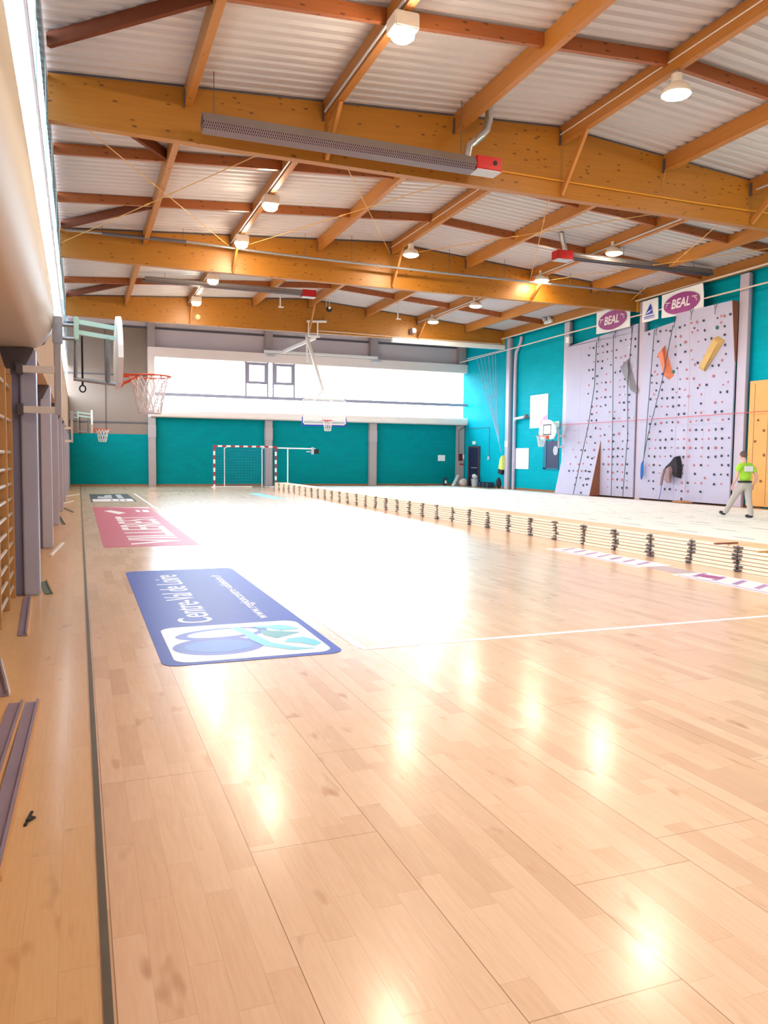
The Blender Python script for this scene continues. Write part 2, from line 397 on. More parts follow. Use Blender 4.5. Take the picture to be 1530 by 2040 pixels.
for x0, x1 in ((8.24, 9.32), (9.7, 10.76)):
    f = MB(); z0, z1, t = 5.36, 6.47, .14
    f.box(x0, x1, wy-.06, wy-.002, z0, z0+t); f.box(x0, x1, wy-.06, wy-.002, z1-t, z1)
    f.box(x0, x0+t, wy-.06, wy-.002, z0+t, z1-t); f.box(x1-t, x1, wy-.06, wy-.002, z0+t, z1-t)
    f.build('vent_sash', M_GREY, w2)
# left window box
w1 = MB().box(-.452, -.44, YF, YB-.02, 4.45, 5.95).build('window_1', M_PANEL); struct(w1)
MB().box(-.452, -.44, YF, YB-.02, 5.951, 8.28).build('upper_pane', M_DIMMED, w1)
fr = MB(); fr.box(-.44, -.41, YF, YB-.1, 5.9, 6.0); fr.build('window_transom', M_GREY, w1)
MB().box(-.44, -.425, YF, YB-.1, 8.2, 8.28).build('window_head', M_LGREY, w1)
for i in range(12): MB().box(-.44, -.428, 1.0+i*3.5, 1.04+i*3.5, 4.45, 8.2).build('glazing_bar', M_MINT, w1)
# beige wall band under the left window
struct(MB().box(-1.0, -.44, 9.3, YB-.03, 2.62, 4.45).build('trim_8', pm('matt_beige_band', S(192, 168, 146), S(180, 156, 134), 1.2, .8, spec=.05)))
prof = [(-1.0, 2.63), (-.44, 2.63), (-.40, 2.635), (-.35, 2.665), (-.30, 2.72), (-.255, 2.80), (-.235, 2.88), (-.225, 2.96), (-.228, 3.08), (-.245, 3.25), (-.285, 3.5), (-.345, 3.86), (-.435, 4.44), (-1.0, 4.44)]
b = MB(); b.prism(prof, YF, 9.25, 'y'); struct(b.build('trim_9', pm('beige_cover', S(208, 194, 176), S(198, 182, 162), .9, .45), smooth=True))
b = MB(); b.tube([(-.235, 9.262, 2.98), (-.245, 9.262, 2.86), (-.275, 9.262, 2.77), (-.33, 9.262, 2.68), (-.41, 9.262, 2.64)], .006, 6)
tag(b.build('cable', M_DGREY), 'thin grey cord along the curved end of the beige window ledge', 'cable')
# dark service door in the far right corner
d1 = MB().box(XR-.05, XR-.005, 39.95, 41.1, .02, 2.18).build('door_1', M_DKBLUE); struct(d1)
f = MB(); f.box(XR-.08, XR-.004, 39.83, 39.95, 0, 2.28); f.box(XR-.08, XR-.004, 41.1, 41.2, 0, 2.28); f.box(XR-.08, XR-.004, 39.95, 41.1, 2.18, 2.28)
f.build('door_frame', pm('door_frame_brown', S(86, 58, 70), S(74, 48, 60), 4, .5), d1)
MB().tube([(XR-.1, 40.05, 1.05), (XR-.1, 40.75, 1.05)], .018).build('push_bar', M_LGREY, d1)

# ---------------------------------------------------------------- columns
def hcol(name, x0, x1, y0, y1, z1, mat, label, group):
    c = thing(name, label, 'column', ((x0+x1)/2, (y0+y1)/2, 0), group)
    return c
def left_col(i, y):
    c = thing('steel_column', 'grey steel column against left wall, %s from the camera%s' % (ORD[i], ', beside the wall bars' if i == 0 else ''), 'column', (-.5, y, 0), 'left wall columns')
    b = MB(); b.bbox(-.565, -.41, y, y+.28, 0, 2.62, .012); b.build('shaft', pm('left_column_paint', S(186, 192, 222), S(176, 182, 212), 2, .5), c)
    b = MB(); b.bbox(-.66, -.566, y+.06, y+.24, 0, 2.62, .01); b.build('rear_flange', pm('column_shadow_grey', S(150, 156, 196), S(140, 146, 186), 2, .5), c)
    MB().prism([(-.76, 2.619), (-.42, 2.619), (-.53, 2.40), (-.70, 2.40)], y-.05, y-.001, 'y').build('shade_plate', M_DGREY, c)  # dark plate standing in for the soffit's shade on the column head
    return c
for i in range(8): left_col(i, 9.22 + 4.63*i)
for i, y in enumerate((36.5, 31.2, 26.0, 20.85)):
    pos = ['in the far corner beside the climbing ropes', 'left of the climbing wall', 'between the two climbing panels', 'right of the climbing wall'][i]
    w = (.16, .2, .16, .2)[i]
    c = thing('steel_column', 'tall grey steel column on the right wall, ' + pos, 'column', (20.98, y, 0), 'right wall columns')
    MB().bbox(20.84, 20.96, y-w, y+w, 0, 7.8, .01).build('front_flange', pm('pale_column_grey', S(196, 184, 200), S(186, 174, 192), 2, .45), c)
    MB().bbox(20.961, XR-.002, y-w*.55, y+w*.55, 0, 7.8, .01).build('web', M_GREY, c)
for i, x in enumerate((3.3, 9.28, 15.18, 20.62)):
    pos = ['left of the handball goal', 'behind the handball goal', 'right of the goal, in the middle of the teal wall', 'in the far right corner'][i]
    wd = (.36, .38, .42, .44)[i]
    c = thing('steel_column', 'grey steel column on the back wall, ' + pos, 'column', (x+wd/2, YB-.2, 0), 'back wall columns')
    MB().bbox(x, x+wd, YB-.34, YB-.06, 0, 3.49, .012).build('lower_shaft', pm('warm_grey_paint', S(178, 164, 164), S(168, 154, 154), 2, .5), c)
    MB().bbox(x, x+wd, YB-.40, YB-.01, 6.985, 8.6, .012).build('upper_shaft', MATS['warm_grey_paint'], c)
    if i in (0, 1, 2): MB().bbox(x-.01, x+wd+.01, YB-.36, YB-.055, 2.45, 3.1, .01).build('sleeve', pm('sleeve_grey', S(184, 170, 172), S(176, 162, 166), 2, .5), c)

# ---------------------------------------------------------------- roof timber
def beam(i, y):
    w = .1
    c = thing('glulam_beam', ['large glued timber roof beam nearest the camera, with a heater in front of it',
              'glued timber roof beam in the middle of the hall, behind the long pipe',
              'glued timber roof beam nearest the back wall, carrying the hanging basket'][i], 'beam', (10, y, BZ), 'main roof beams')
    poly = [(-.42, BZ+.04), (3.0, BZ), (20.84, BZ), (20.84, zr(20.84)), (10.2, zr(10.2)), (-.42, zr(-.42))]
    MB().prism(poly, y-w, y+w, 'y').build('timber', M_BEAM, c)
    MB().prism([(-.42, zr(-.42)), (10.2, zr(10.2)), (20.84, zr(20.84)), (20.84, zr(20.84)-.03), (10.2, zr(10.2)-.03), (-.42, zr(-.42)-.03)], y-w-.012, y-w-.001, 'y').build('edge_strip', M_DGREY, c)
    ye = pm('yellow_end_plate', S(226, 170, 60), S(206, 148, 44), 5, .45)
    MB().box(20.7, 20.835, y-w-.06, y-w-.002, BZ-.05, BZ+.45).build('end_plate', ye, c)
    return c
for i, y in enumerate(BEAMY): beam(i, y)
PX = [-.49, 2.03, 4.75, 7.65, 10.3, 13.2, 15.9, 18.6, 20.82]
PD = .38
bays = [(YF, 15.8, 'in the bay above the camera'), (16.0, 26.2, 'between the first and second beams'), (26.4, 36.9, 'between the second and third beams')]
for k, (y0, y1, where) in enumerate(bays):
    for j, x in enumerate(PX):
        if j == 0: continue
        top = zr(x) + (0 if j not in (4,) else -.005)
        c = thing('roof_purlin', 'long timber purlin under the white deck %s, %s from left' % (where, ORD[j]), 'beam', (x, (y0+y1)/2, top-PD), 'roof purlins')
        MB().box(x-.07, x+.07, y0, y1, top-PD, top).build('timber', M_PURL, c)
        if 0 < j < 8:
            MB().box(x-.085, x-.071, y1-.09, y1, top-PD-.04, top-.1).build('joist_hanger', M_DGREY, c)
rows = [(12.3, 'above the camera bay'), (19.3, 'just behind the first beam'), (22.8, 'midway between first and second beams'), (33.2, 'between second and third beams')]
for k, (yy, where) in enumerate(rows):
    for j in range(8):
        x0, x1 = PX[j]+.071, PX[j+1]-.071
        b = MB(); b.prism([(x0, zr(x0)-.23), (x1, zr(x1)-.23), (x1, zr(x1)-.002), (x0, zr(x0)-.002)] if not (x0 < 10.2 < x1) else
                          [(x0, zr(x0)-.23), (x1, zr(x1)-.23), (x1, zr(x1)-.002), (10.2, zr(10.2)-.002), (x0, zr(x0)-.002)], yy-.05, yy+.05, 'y')
        tag(b.build('purlin_blocking', M_BLOCK), 'short cross timber %s, %s bay from the left' % (where, ORD[j]), 'timber', 'cross timbers between purlins')
# wind bracing diagonals along the left eave
for j, (p, q, lab) in enumerate((((-.36, 14.4), (1.94, 12.4), 'above the left window near the camera'), ((.0, 16.2), (1.94, 19.1), 'behind the first beam at the left'),
                                 ((-.36, 25.4), (1.94, 22.95), 'in front of the second beam at the left'), ((-.36, 36.1), (1.94, 33.3), 'in front of the third beam at the left'))):
    zz = zr(.6)-.13
    tag(MB().bar((p[0], p[1], zr(p[0])-.13), (q[0], q[1], zr(q[0])-.13), .09, .22).build('diagonal_brace', pm('dark_stained_timber', S(122, 66, 42), S(104, 54, 34), 4, .6, spec=.1)), 'dark slanting roof timber ' + lab, 'timber', 'slanting eave timbers')
# knee braces from purlins to the beam foot
for k, y in enumerate(BEAMY):
    for j in (2, 4, 6):
        if k == 2 and j == 8: continue
        x = PX[j]
        p = (x, y-1.05, zr(x)-PD+.02); q = (x, y-.13, BZ+.08)
        tag(MB().bar(p, q, .07, .13).build('knee_brace', M_BRACE), 'thin pale timber knee brace on the %s beam, %s' % (['first', 'second', 'third'][k], {2: 'left one', 4: 'middle one', 6: 'right one'}[j]), 'timber', 'knee braces')
# steel tie rods crossing in the middle bay
for j, (a, bb) in enumerate(((-.36, 4.68), (4.82, 10.2), (10.4, 15.8), (15.97, 20.4))):
    za, zb = zr(a)-PD-.03, zr(bb)-PD-.03
    for q, (p0, p1) in enumerate((((a, 16.02, za), (bb, 26.16, zb)), ((a, 26.16, za-.03), (bb, 16.02, zb-.03)))):
        c = thing('tie_rod', 'thin tie rod in the %s roof cross from left, running away to the %s' % (ORD[j], ['right', 'left'][q]), 'rod', ((p0[0]+p1[0])/2, 21, min(za, zb)), 'crossing tie rods')
        MB().tube([p0, p1], .011, 6).build('rod', pm('yellow_rod', S(222, 176, 96), S(208, 158, 80), 4, .5), c)
        m = Vector(p0).lerp(Vector(p1), .42); d = (Vector(p1)-Vector(p0)).normalized()*.12
        MB().tube([m-d, m+d], .022, 6).build('turnbuckle', MATS['yellow_rod'], c)
# light rails on the purlins
for j, x, mat_, lab in ((2, 4.75, M_LGREY, 'left row of square lamps'), (6, 15.9, M_LGREY, 'right row of lamps')):
    for k, (y0, y1, w_) in enumerate(((2.0, 15.55, 'first'), (16.1, 25.95, 'second'), (26.5, 36.6, 'third'))):
        tag(MB().tube([(x-.1, y0, zr(x)-PD+.06), (x-.1, y1, zr(x)-PD+.06)], .024, 8).build('cable_conduit', mat_), 'pale conduit on purlin feeding the %s, %s bay' % (lab, w_), 'conduit', 'lamp conduits')
for x, y0, y1, lab in ((10.3, 2.0, 15.75, 'thin pale cable along the ridge purlin above the camera'), (10.3, 16.1, 26.1, 'thin pale cable along the ridge purlin in the middle bay'),
                       (13.2, 3.0, 15.7, 'thin yellow pipe under the purlin right of the ridge, near the first beam')):
    dz = -PD+.18 if x < 13 else -PD+.01
    tag(MB().tube([(x-.085, y0, zr(x)+dz), (x-.085, y1, zr(x)+dz)] + ([(x-.085, 15.76, BZ+.55)] if x > 13 else []), .012, 6).build('cable', M_BRACE if x > 13 else M_WHITE), lab, 'cable')

# ---------------------------------------------------------------- lamps
def square_lamp(x, y, z, label):
    c = thing('square_lamp', label, 'lamp', (x, y, z), 'square ceiling lamps')
    MB().bbox(x-.2, x+.2, y-.2, y+.2, z+.04, z+.28, .02).build('housing', M_LAMPW, c)
    MB().lathe([(.02, -.09), (.12, -.075), (.18, -.03), (.19, .038)], (x, y, z), 12).build('diffuser', M_BULB, c, True)
    top = zr(x)-PD
    if top > z+.29: MB().box(x-.05, x+.05, y-.02, y+.02, z+.281, top).build('bracket', M_LGREY, c)
    return c
def round_lamp(x, y, z, label):
    c = thing('round_lamp', label, 'lamp', (x, y, z), 'round ceiling lamps')
    MB().lathe([(.265, .0), (.26, .05), (.22, .14), (.12, .2), (.1, .2), (.1, .36), (.03, .38)], (x, y, z), 20).build('reflector', M_LAMPW, c, True)
    MB().lathe([(.03, -.07), (.16, -.05), (.24, -.015), (.25, -.002)], (x, y, z), 12).build('diffuser', M_BULB, c, True)
    top = zr(x)-PD
    if top > z+.38: MB().box(x-.02, x+.02, y-.02, y+.02, z+.379, top).build('bracket', M_LGREY, c)
    return c
for i, (y, l) in enumerate(((11.75, 'big bright square lamp high above the near beam, nearest the camera'), (20.8, 'square lamp between first and second beams, left row'),
          (24.75, 'square lamp close in front of the second beam, glowing on it, left row'), (30.3, 'square lamp behind the left dark tube heater'), (34.8, 'square lamp close in front of the third beam, left row'))):
    square_lamp(4.75, y, 8.0, l)
for i, (x, y, l) in enumerate(((4.75, 7.3, 'added square fill lamp overhead, first behind the near one in the left row'), (4.75, 2.6, 'added square fill lamp overhead, last of the left row above the viewpoint'),
          (4.75, -2.2, 'added square fill lamp behind the viewpoint, left row'), (15.9, 11.9, 'added square fill lamp overhead at right, beyond the picture edge, nearer the first beam'), (15.9, 7.2, 'added square fill lamp overhead at right, beyond the picture edge, middle one'),
          (15.9, 2.6, 'added square fill lamp overhead at right, beyond the picture edge, last one'))): square_lamp(x, y, 8.0, l)  # unseen lamps added along the rows to brighten the foreground floor
round_lamp(10.3, 3.0, 8.2, 'added round fill lamp overhead on the ridge, above the viewpoint')  # one more unseen lamp, added for the same foreground light
for x, y, z, l in ((10.3, 12.1, 8.2, 'big round lamp above the near beam at upper right'), (10.3, 24.55, 8.2, 'round lamp on the ridge in front of the second beam'),
          (15.9, 21.3, 8.06, 'round lamp beside the right dark tube heater'), (15.9, 25.5, 8.06, 'round lamp close in front of the second beam, right row'),
          (15.9, 30.7, 8.04, 'round lamp below the second beam, right row'), (15.9, 35.05, 8.04, 'round lamp close in front of the third beam, right row')):
    round_lamp(x, y, z, l)

# ---------------------------------------------------------------- tube heaters
def grille_mat():
    t = NT('heater_grille')
    co = t.n('ShaderNodeTexCoord').outputs['Object']; sx = t.n('ShaderNodeSeparateXYZ'); t.l(co, sx.inputs[0])
    u = t.math('ADD', t.math('MULTIPLY', sx.outputs[1], 1.0), t.math('MULTIPLY', sx.outputs[2], 1.0))
    a = t.math('FRACT', t.math('MULTIPLY', t.math('ADD', sx.outputs[0], u), 24)); c_ = t.math('FRACT', t.math('MULTIPLY', t.math('SUBTRACT', sx.outputs[0], u), 24))
    f = t.math('MAXIMUM', t.math('LESS_THAN', a, .25), t.math('LESS_THAN', c_, .25))
    t.l(t.mix(f, S(50, 38, 50), S(150, 132, 138)), t.b.inputs['Base Color']); t.b.inputs['Roughness'].default_value = .35; t.b.inputs['Metallic'].default_value = .4
    return t.m
M_GRILLE = grille_mat()
def heater(name, x0, x1, y, z, box_side, label, grille, flue, drops):
    c = thing(name, label, 'heater', ((x0+x1)/2, y, z), 'tube heaters')
    MB().prism([(y-.20, z+.05), (y-.12, z+.22), (y+.10, z+.22), (y+.2, z+.05), (y+.19, z+.05), (y+.09, z+.205), (y-.11, z+.205), (y-.19, z+.05)], x0, x1, 'x').build('reflector_hood', pm('heater_hood', S(150, 138, 132), S(134, 122, 118), 3, .35, .5), c)
    if grille:
        MB().prism([(y-.19, z+.05), (y-.13, z-.06), (y+.12, z-.08), (y+.19, z+.05)], x0+.01, x1-.01, 'x').build('wire_grille', M_GRILLE, c)
    else:
        for s_ in (-.09, .09): MB().tube([(x0-.1, y+s_, z+.07), (x1+.05, y+s_, z+.07)], .05, 10).build('radiant_tube', pm('dull_tube', S(104, 94, 98), S(90, 82, 88), 4, .35, .6), c, True)
        MB().box(x0, x1, y-.17, y+.17, z+.13, z+.16).build('inner_reflector', M_GALV, c)
    e = x1 if box_side > 0 else x0-.58
    bx_ = MB().bbox(e, e+.58, y-.19, y+.19, z-.03, z+.24, .015).build('burner_box', M_RED, c)
    MB().box(e+.01, e+.57, y-.18, y+.18, z-.05, z-.031).build('burner_base', M_LGREY, bx_)
    if grille: MB().tube([(e+.42, y-.2, z+.12), (e+.42, y-.185, z+.12)], .05, 10).build('burner_knob', M_BLACK, bx_)
    if flue:
        b = MB(); b.tube(flue, .085, 10); b.build('flexible_flue', M_SILVER, c, True)
    for xx, zt in drops: MB().tube([(xx, y, z+.22), (xx, y, zt)], .008, 6).build('hanger_wire', M_DGREY, c)
    return c
heater('tube_heater', 2.18, 7.7, 15.1, 7.50, 1, 'long tube heater with wire grille in front of the near beam, red box at right', True,
       [(7.55, 15.05, 7.70), (7.58, 15.05, 7.92), (7.8, 15.05, 8.12), (7.98, 15.05, 8.3), (8.03, 15.05, 8.5), (8.03, 15.05, 8.86)], [(2.4, zr(2.4)), (7.42, zr(7.42)-.0)])
heater('tube_heater', 2.45, 8.6, 32.0, 8.12, 1, 'dark tube heater below the second beam at left, red box at its right end', False, None, [(3.2, zr(3.2)), (7.9, zr(7.9))])
heater('tube_heater', 14.75, 20.4, 22.0, 7.9, -1, 'dark tube heater at upper right above the climbing wall, red box at its left end', False,
       [(14.55, 22, 8.14), (14.52, 22.0, 8.3), (14.4, 21.95, 8.5), (14.33, 21.9, 8.69)], [(16.8, zr(16.8)), (19.7, zr(19.7))])
# long pipe across the second beam
c = thing('hanging_pipe', 'long grey pipe hung across the hall in front of the second beam', 'pipe', (10, 25.6, 8.0), None)
MB().tube([(-.3, 25.6, 8.12), (3.0, 25.6, 8.15), (6, 25.6, 8.06), (12, 25.6, 8.0), (20.55, 25.6, 8.0)], .035, 8).build('pipe_run', M_GALV, c, True)
MB().tube([(.75, 25.6, 8.124), (3.2, 25.6, 8.147)], .055, 8).build('lagging', M_DGREY, c)
for xx in (.75, 3.1, 5.0, 7.0, 8.6, 10.4, 12.2, 14.4, 17.2): MB().tube([(xx, 25.6, 8.08), (xx, 25.6, zr(xx)-.01)], .008, 6).build('pipe_hanger', M_DGREY, c)
tag(MB().tube([(8.3, 15.66, 7.6), (8.6, 15.76, 7.82), (14, 15.76, 7.8), (20.6, 15.76, 7.86)], .018, 6).build('gas_pipe', pm('yellow_pipe', S(232, 160, 44), S(220, 146, 34), 5, .4)), 'thin yellow gas pipe along the lower face of the near beam', 'pipe')
# third beam fittings
tag(MB().tube([(10.7, 36.85, 7.56), (12.5, 36.85, 7.55), (14.5, 36.85, 7.52), (20.6, 36.85, 7.53)], .018, 6).build('cable_conduit', M_LAMPW), 'thin pale conduit along the bottom of the third beam', 'conduit')
tag(MB().bbox(14.4, 20.7, 36.55, 36.75, 7.22, 7.44, .02).build('roller_screen_case', M_WHITE), 'long white roller screen case under the third beam at right', 'screen case')
c = thing('wall_speaker', 'small grey horn speaker on the third beam beside a lamp', 'speaker', (15.57, 36.7, 7.72), None)
MB().bbox(15.45, 15.7, 36.6, 36.89, 7.72, 7.98, .03).build('cabinet', M_GREY, c); MB().lathe([(.05, 0), (.11, .06), (.115, .07)], (0, 0, 0), 16).xf(Matrix.Translation((15.57, 36.6, 7.85)) @ Matrix.Rotation(math.pi/2, 4, 'X')).build('horn', M_LGREY, c, True)
c = thing('round_alarm', 'small round cream sounder on the third beam at left', 'alarm', (5.1, 36.85, 7.7), None)
MB().lathe([(.12, 0), (.12, .05), (.09, .08)], (0, 0, 0), 18).xf(Matrix.Translation((5.1, 36.9, 7.8)) @ Matrix.Rotation(math.pi/2, 4, 'X')).build('shell', pm('cream', S(236, 214, 160), S(224, 200, 146), 5, .4), c, True)
c = thing('hanging_speaker', 'small black and white ball speaker hung from the ridge before the third beam', 'speaker', (11.1, 36.3, 8.35), None)
MB().blob((11.1, 36.3, 8.5), .14, 3, 2, .05).build('ball', M_BLACK, c, True); MB().blob((11.08, 36.18, 8.55), .07, 4, 2, .03).build('grille', M_WHITE, c, True)
MB().box(10.95, 10.97, 36.29, 36.31, 8.6, 8.95).build('hanger', M_WHITE, c); MB().box(11.1, 11.12, 36.29, 36.31, 8.6, 8.95).build('hanger', M_WHITE, c)
for i, (x, l) in enumerate(((8.1, 'white bracket on a purlin left of the ridge, before the third beam'), (13.5, 'white bracket on a purlin right of the ridge, before the third beam'))):
    y = 33.6
    b = MB(); b.box(x-.02, x+.02, y-.02, y+.02, zr(x)-.95, zr(x)); b.box(x-.08, x+.14, y-.03, y+.03, zr(x)-1.0, zr(x)-.95)
    tag(b.build('ceiling_bracket', M_WHITE), l, 'bracket')

# ---------------------------------------------------------------- hanging basketball goal
def ring_pts(c, r, n=24): return [(c[0]+r*math.cos(2*math.pi*k/n), c[1]+r*math.sin(2*math.pi*k/n), c[2]) for k in range(n)]
def net(parent, c, r, h, rb, n=12):
    b = MB()
    for k in range(n):
        for s_ in (1, -1):
            pts = []
            for t in range(7):
                u = t/6; a = 2*math.pi*(k + s_*u*1.5)/n; rr = r + (rb-r)*(u**.7)
                pts.append((c[0]+rr*math.cos(a), c[1]+rr*math.sin(a), c[2]-h*u))
            b.tube(pts, .006, 4, False)
    b.tube(ring_pts((c[0], c[1], c[2]-h), rb, 14), .007, 4, closed=True)
    return b.build('net', M_NET, parent)
g = thing('hanging_basketball_goal', 'white basketball goal hung from the third beam, glass board with blue padded edge', 'basketball goal', (10.3, 36.5, 2.6), None)
MB().tube([(10.15, 36.75, 7.95), (11.1, 36.75, 8.0)], .06, 10).build('roller_tube', M_WHITE, g, True)
for x in (10.22, 10.66): MB().box(x-.03, x+.03, 36.7, 36.76, 7.3, 7.94).build('drop_bar', M_LAMPW, g)
MB().box(10.1, 10.75, 36.68, 36.8, 7.22, 7.3).build('yoke', M_WHITE, g)
MB().bar((10.55, 36.75, 7.2), (10.1, 41.2, 7.06), .12, .14).build('strut', M_WHITE, g)
MB().bar((10.1, 36.6, 7.2), (9.62, 32.3, 4.3), .12, .14).build('mast', M_WHITE, g)
MB().bar((10.1, 36.6, 6.9), (10.02, 36.2, 6.0), .08).build('brace_tube', M_WHITE, g)
for x in (8.95, 10.25): MB().bar((9.62, 32.4, 4.35), (x, 32.12, 3.6), .06).build('board_arm', M_WHITE, g)
bx0, bx1, by, bz0, bz1 = 8.68, 10.56, 32.05, 2.9, 4.0
glass = NT('clear_acrylic'); glass.b.inputs['Base Color'].default_value = (.95, .97, 1, 1); glass.b.inputs['Alpha'].default_value = .25; glass.b.inputs['Roughness'].default_value = .1
bb_ = MB().box(bx0, bx1, by, by+.02, bz0, bz1).build('backboard', glass.m, g)
b = MB()
for x0, x1, z0, z1 in ((bx0, bx1, bz0, bz0+.05), (bx0, bx1, bz1-.05, bz1), (bx0, bx0+.05, bz0, bz1), (bx1-.05, bx1, bz0, bz1)): b.box(x0, x1, by-.006, by-.001, z0, z1)
for x0, x1, z0, z1 in ((9.32, 9.92, 3.1, 3.14), (9.32, 9.92, 3.5, 3.54), (9.32, 9.36, 3.14, 3.5), (9.88, 9.92, 3.14, 3.5)): b.box(x0, x1, by-.006, by-.001, z0, z1)
b.build('white_markings', M_WHITE, bb_)
b = MB(); b.bbox(bx0-.02, bx1+.02, by-.03, by+.05, bz0-.06, bz0-.002, .015); b.bbox(bx0-.03, bx0-.001, by-.03, by+.05, bz0-.06, bz0+.32, .01); b.bbox(bx1+.001, bx1+.03, by-.03, by+.05, bz0-.06, bz0+.32, .01)
b.build('edge_padding', M_PADBLUE, bb_)
rc = (9.64, by-.4, 3.06)
b = MB(); b.tube(ring_pts(rc, .23), .012, 6, closed=True); b.box(9.56, 9.72, by-.17, by-.007, 3.0, 3.07); rim_ = b.build('rim', M_RED, g)
net(rim_, rc, .22, .42, .13)
# white bar bracketed on the back columns
c = thing('white_support_bar', 'white horizontal bar between two back wall columns above the window', 'bar', (12.3, 41.45, 6.9), None)
MB().box(9.1, 15.4, 41.2, 41.32, 6.97, 7.1).build('beam_tube', M_WHITE, c)
for x in (9.48, 15.4): MB().box(x-.2, x+.2, 41.25, 41.58, 6.82, 6.965).build('end_bracket', M_LGREY, c)

# ---------------------------------------------------------------- wall basketball goals
def wall_goal(y, z, label, root=None):
    g = thing('wall_basketball_goal', label, 'basketball goal', (-.2, y, z), 'wall basketball goals')
    for dz, nm in ((.02, 0), (-.4, 1)):
        MB().box(-.56, -.22, y-.035, y+.035, z+dz-.035, z+dz+.035).build('wall_arm', M_WHITE, g)
        MB().bbox(-.6, -.53, y-.06, y+.065, z+dz-.06, z+dz+.06, .01).build('wall_clamp', M_DGREY, g)
    MB().bbox(-.23, -.16, y-.04, y+.04, z-.45, z+.42, .008).build('post', M_LGREY, g)
    MB().bbox(-.24, -.14, y-.06, y+.06, z+.3, z+.58, .01).build('slide_block', M_GALV, g)
    for dz in (.5, .36): MB().tube([(-.14, y, z+dz), (.0, y, z+dz)], .02, 8).build('hinge_tube', M_GALV, g)
    for s_ in (-.22, .22):
        pass
    MB().bbox(-.03, .02, y-.25, y+.25, z+.32, z+.56, .01).build('hinge_frame', M_MINT, g)
    for dz in (.53, .42): MB().bar((-.02, y-.1, z+dz), (.38, y-.1, z+dz-.045), .05, .045).build('top_arm', M_MINT, g)
    MB().tube([(-.01, y-.1, z+.34), (-.02, y-.1, z-.08)], .02, 8).build('rear_strut', M_GALV, g)
    MB().tube([(.31, y-.1, z+.38), (.3, y-.1, z-.1)], .026, 8).build('front_strut', M_GALV, g)
    MB().tube([(-.04, y-.1, z-.07), (.38, y-.1, z-.11)], .02, 8).build('bottom_arm', M_GALV, g)
    MB().tube([(.05, y-.1, z+.38), (.05, y-.1, z-.14)], .012, 6).build('lift_rod', M_BLACK, g)
    MB().tube([(.05+.03*math.cos(a), y-.1, z-.17+.035*math.sin(a)) for a in [k*math.pi/6 for k in range(12)]], .008, 5, closed=True).build('lift_eye', M_BLACK, g)
    poly = []
    for k in range(13):
        a = math.pi*k/12; poly.append((y+.62*math.cos(a), z+.12+.5*math.sin(a)))
    poly += [(y-.42, z-.12), (y+.42, z-.12)]
    bb_ = MB().prism(poly, .39, .44, 'x').build('backboard', M_WHITE, g)
    b = MB()
    for y0, y1, z0, z1 in ((-.3, .3, .04, .08), (-.3, .3, .40, .44), (-.3, -.26, .08, .40), (.26, .3, .08, .40)): b.box(.441, .445, y+y0, y+y1, z+z0, z+z1)
    b.build('target_square', M_BLACK, bb_)
    rc = (.74, y, z)
    b = MB(); b.tube(ring_pts(rc, .225), .011, 6, closed=True)
    for s_ in (-.12, .12): b.tube([(.441, y+s_, z), (.56, y+s_, z)], .012, 6); b.tube([(.441, y+s_, z-.1), (.62, y+s_*1.3, z-.01)], .009, 6)
    b.box(.441, .46, y-.15, y+.15, z-.12, z+.02)
    rim_ = b.build('rim', M_ORANGE, g)
    net(rim_, rc, .215, .40, .12)
    return g
wg = wall_goal(9.15, 2.38, 'basketball goal with fan board on the nearest left column, orange rim')
dup(wg, (-.2, 27.8, 2.38), 'far basketball goal on the left wall, seen small before the teal wall')
rg = dup(wg, (20.62, 31.3, 2.62), 'white fan board basketball goal beside the climbing wall on the right')
rg.rotation_euler = (0, 0, math.pi); rg.scale = (1.0, 1.15, 1.2)

# ---------------------------------------------------------------- handball goal and its neighbour
def striped(name, p, q, w, parent, n, first):
    p, q = Vector(p), Vector(q); b = MB()
    for k in range(n):
        b.k = (k+first) % 2; b.bar(p.lerp(q, k/n), p.lerp(q, (k+1)/n), w)
    return b.build(name, [M_CRIM, M_WHITE], parent)
M_CRIM = pm('crimson_paint', S(170, 34, 62), S(156, 28, 54), 6, .4)
g = thing('handball_goal', 'handball goal with red and white striped posts before the teal wall', 'handball goal', (7.58, 38.6, 0), None)
striped('post', (6.08, 38.6, 0), (6.08, 38.6, 2.0), .08, g, 10, 1)
striped('post', (9.09, 38.6, 0), (9.09, 38.6, 2.0), .08, g, 10, 1)
striped('crossbar', (6.04, 38.6, 2.04), (9.13, 38.6, 2.04), .08, g, 15, 0)
for x in (6.72, 8.6):
    MB().tube([(x, 39.5, .02), (x, 39.5, 1.95)], .025, 8).build('rear_post', M_WHITE, g)
    MB().tube([(x, 38.64, 2.02), (x, 39.5, 1.95)], .02, 8).build('top_stay', M_WHITE, g)
MB().tube([(6.1, 39.5, .04), (8.1, 39.5, .04)], .03, 8).build('ground_bar', M_WHITE, g)
for x in (6.08, 9.09): MB().tube([(x, 38.64, .03), (x, 39.5, .03)], .022, 8).build('ground_stay', M_WHITE, g)
b = MB()
for k in range(21):
    x = 6.1+k*.149; b.tube([(x, 38.64, 1.99), (x, 39.35, 1.85), (x, 39.52, .06)], .004, 3, False)
for k in range(14):
    z = .1+k*.135; yy = 39.36+.16*(1-k/13); b.tube([(6.1, yy, z), (9.08, yy, z)], .004, 3, False)
b.build('net', pm('blue_net', S(70, 110, 176), S(60, 96, 160), 9, .7), g)
g = thing('goal_support_frame', 'thin white frame right of the handball goal, ending in a dark bracket', 'frame', (9.7, 38.7, 0), None)
MB().tube([(9.2, 38.7, 1.99), (11.15, 38.7, 1.97)], .03, 8).build('top_bar', M_WHITE, g)
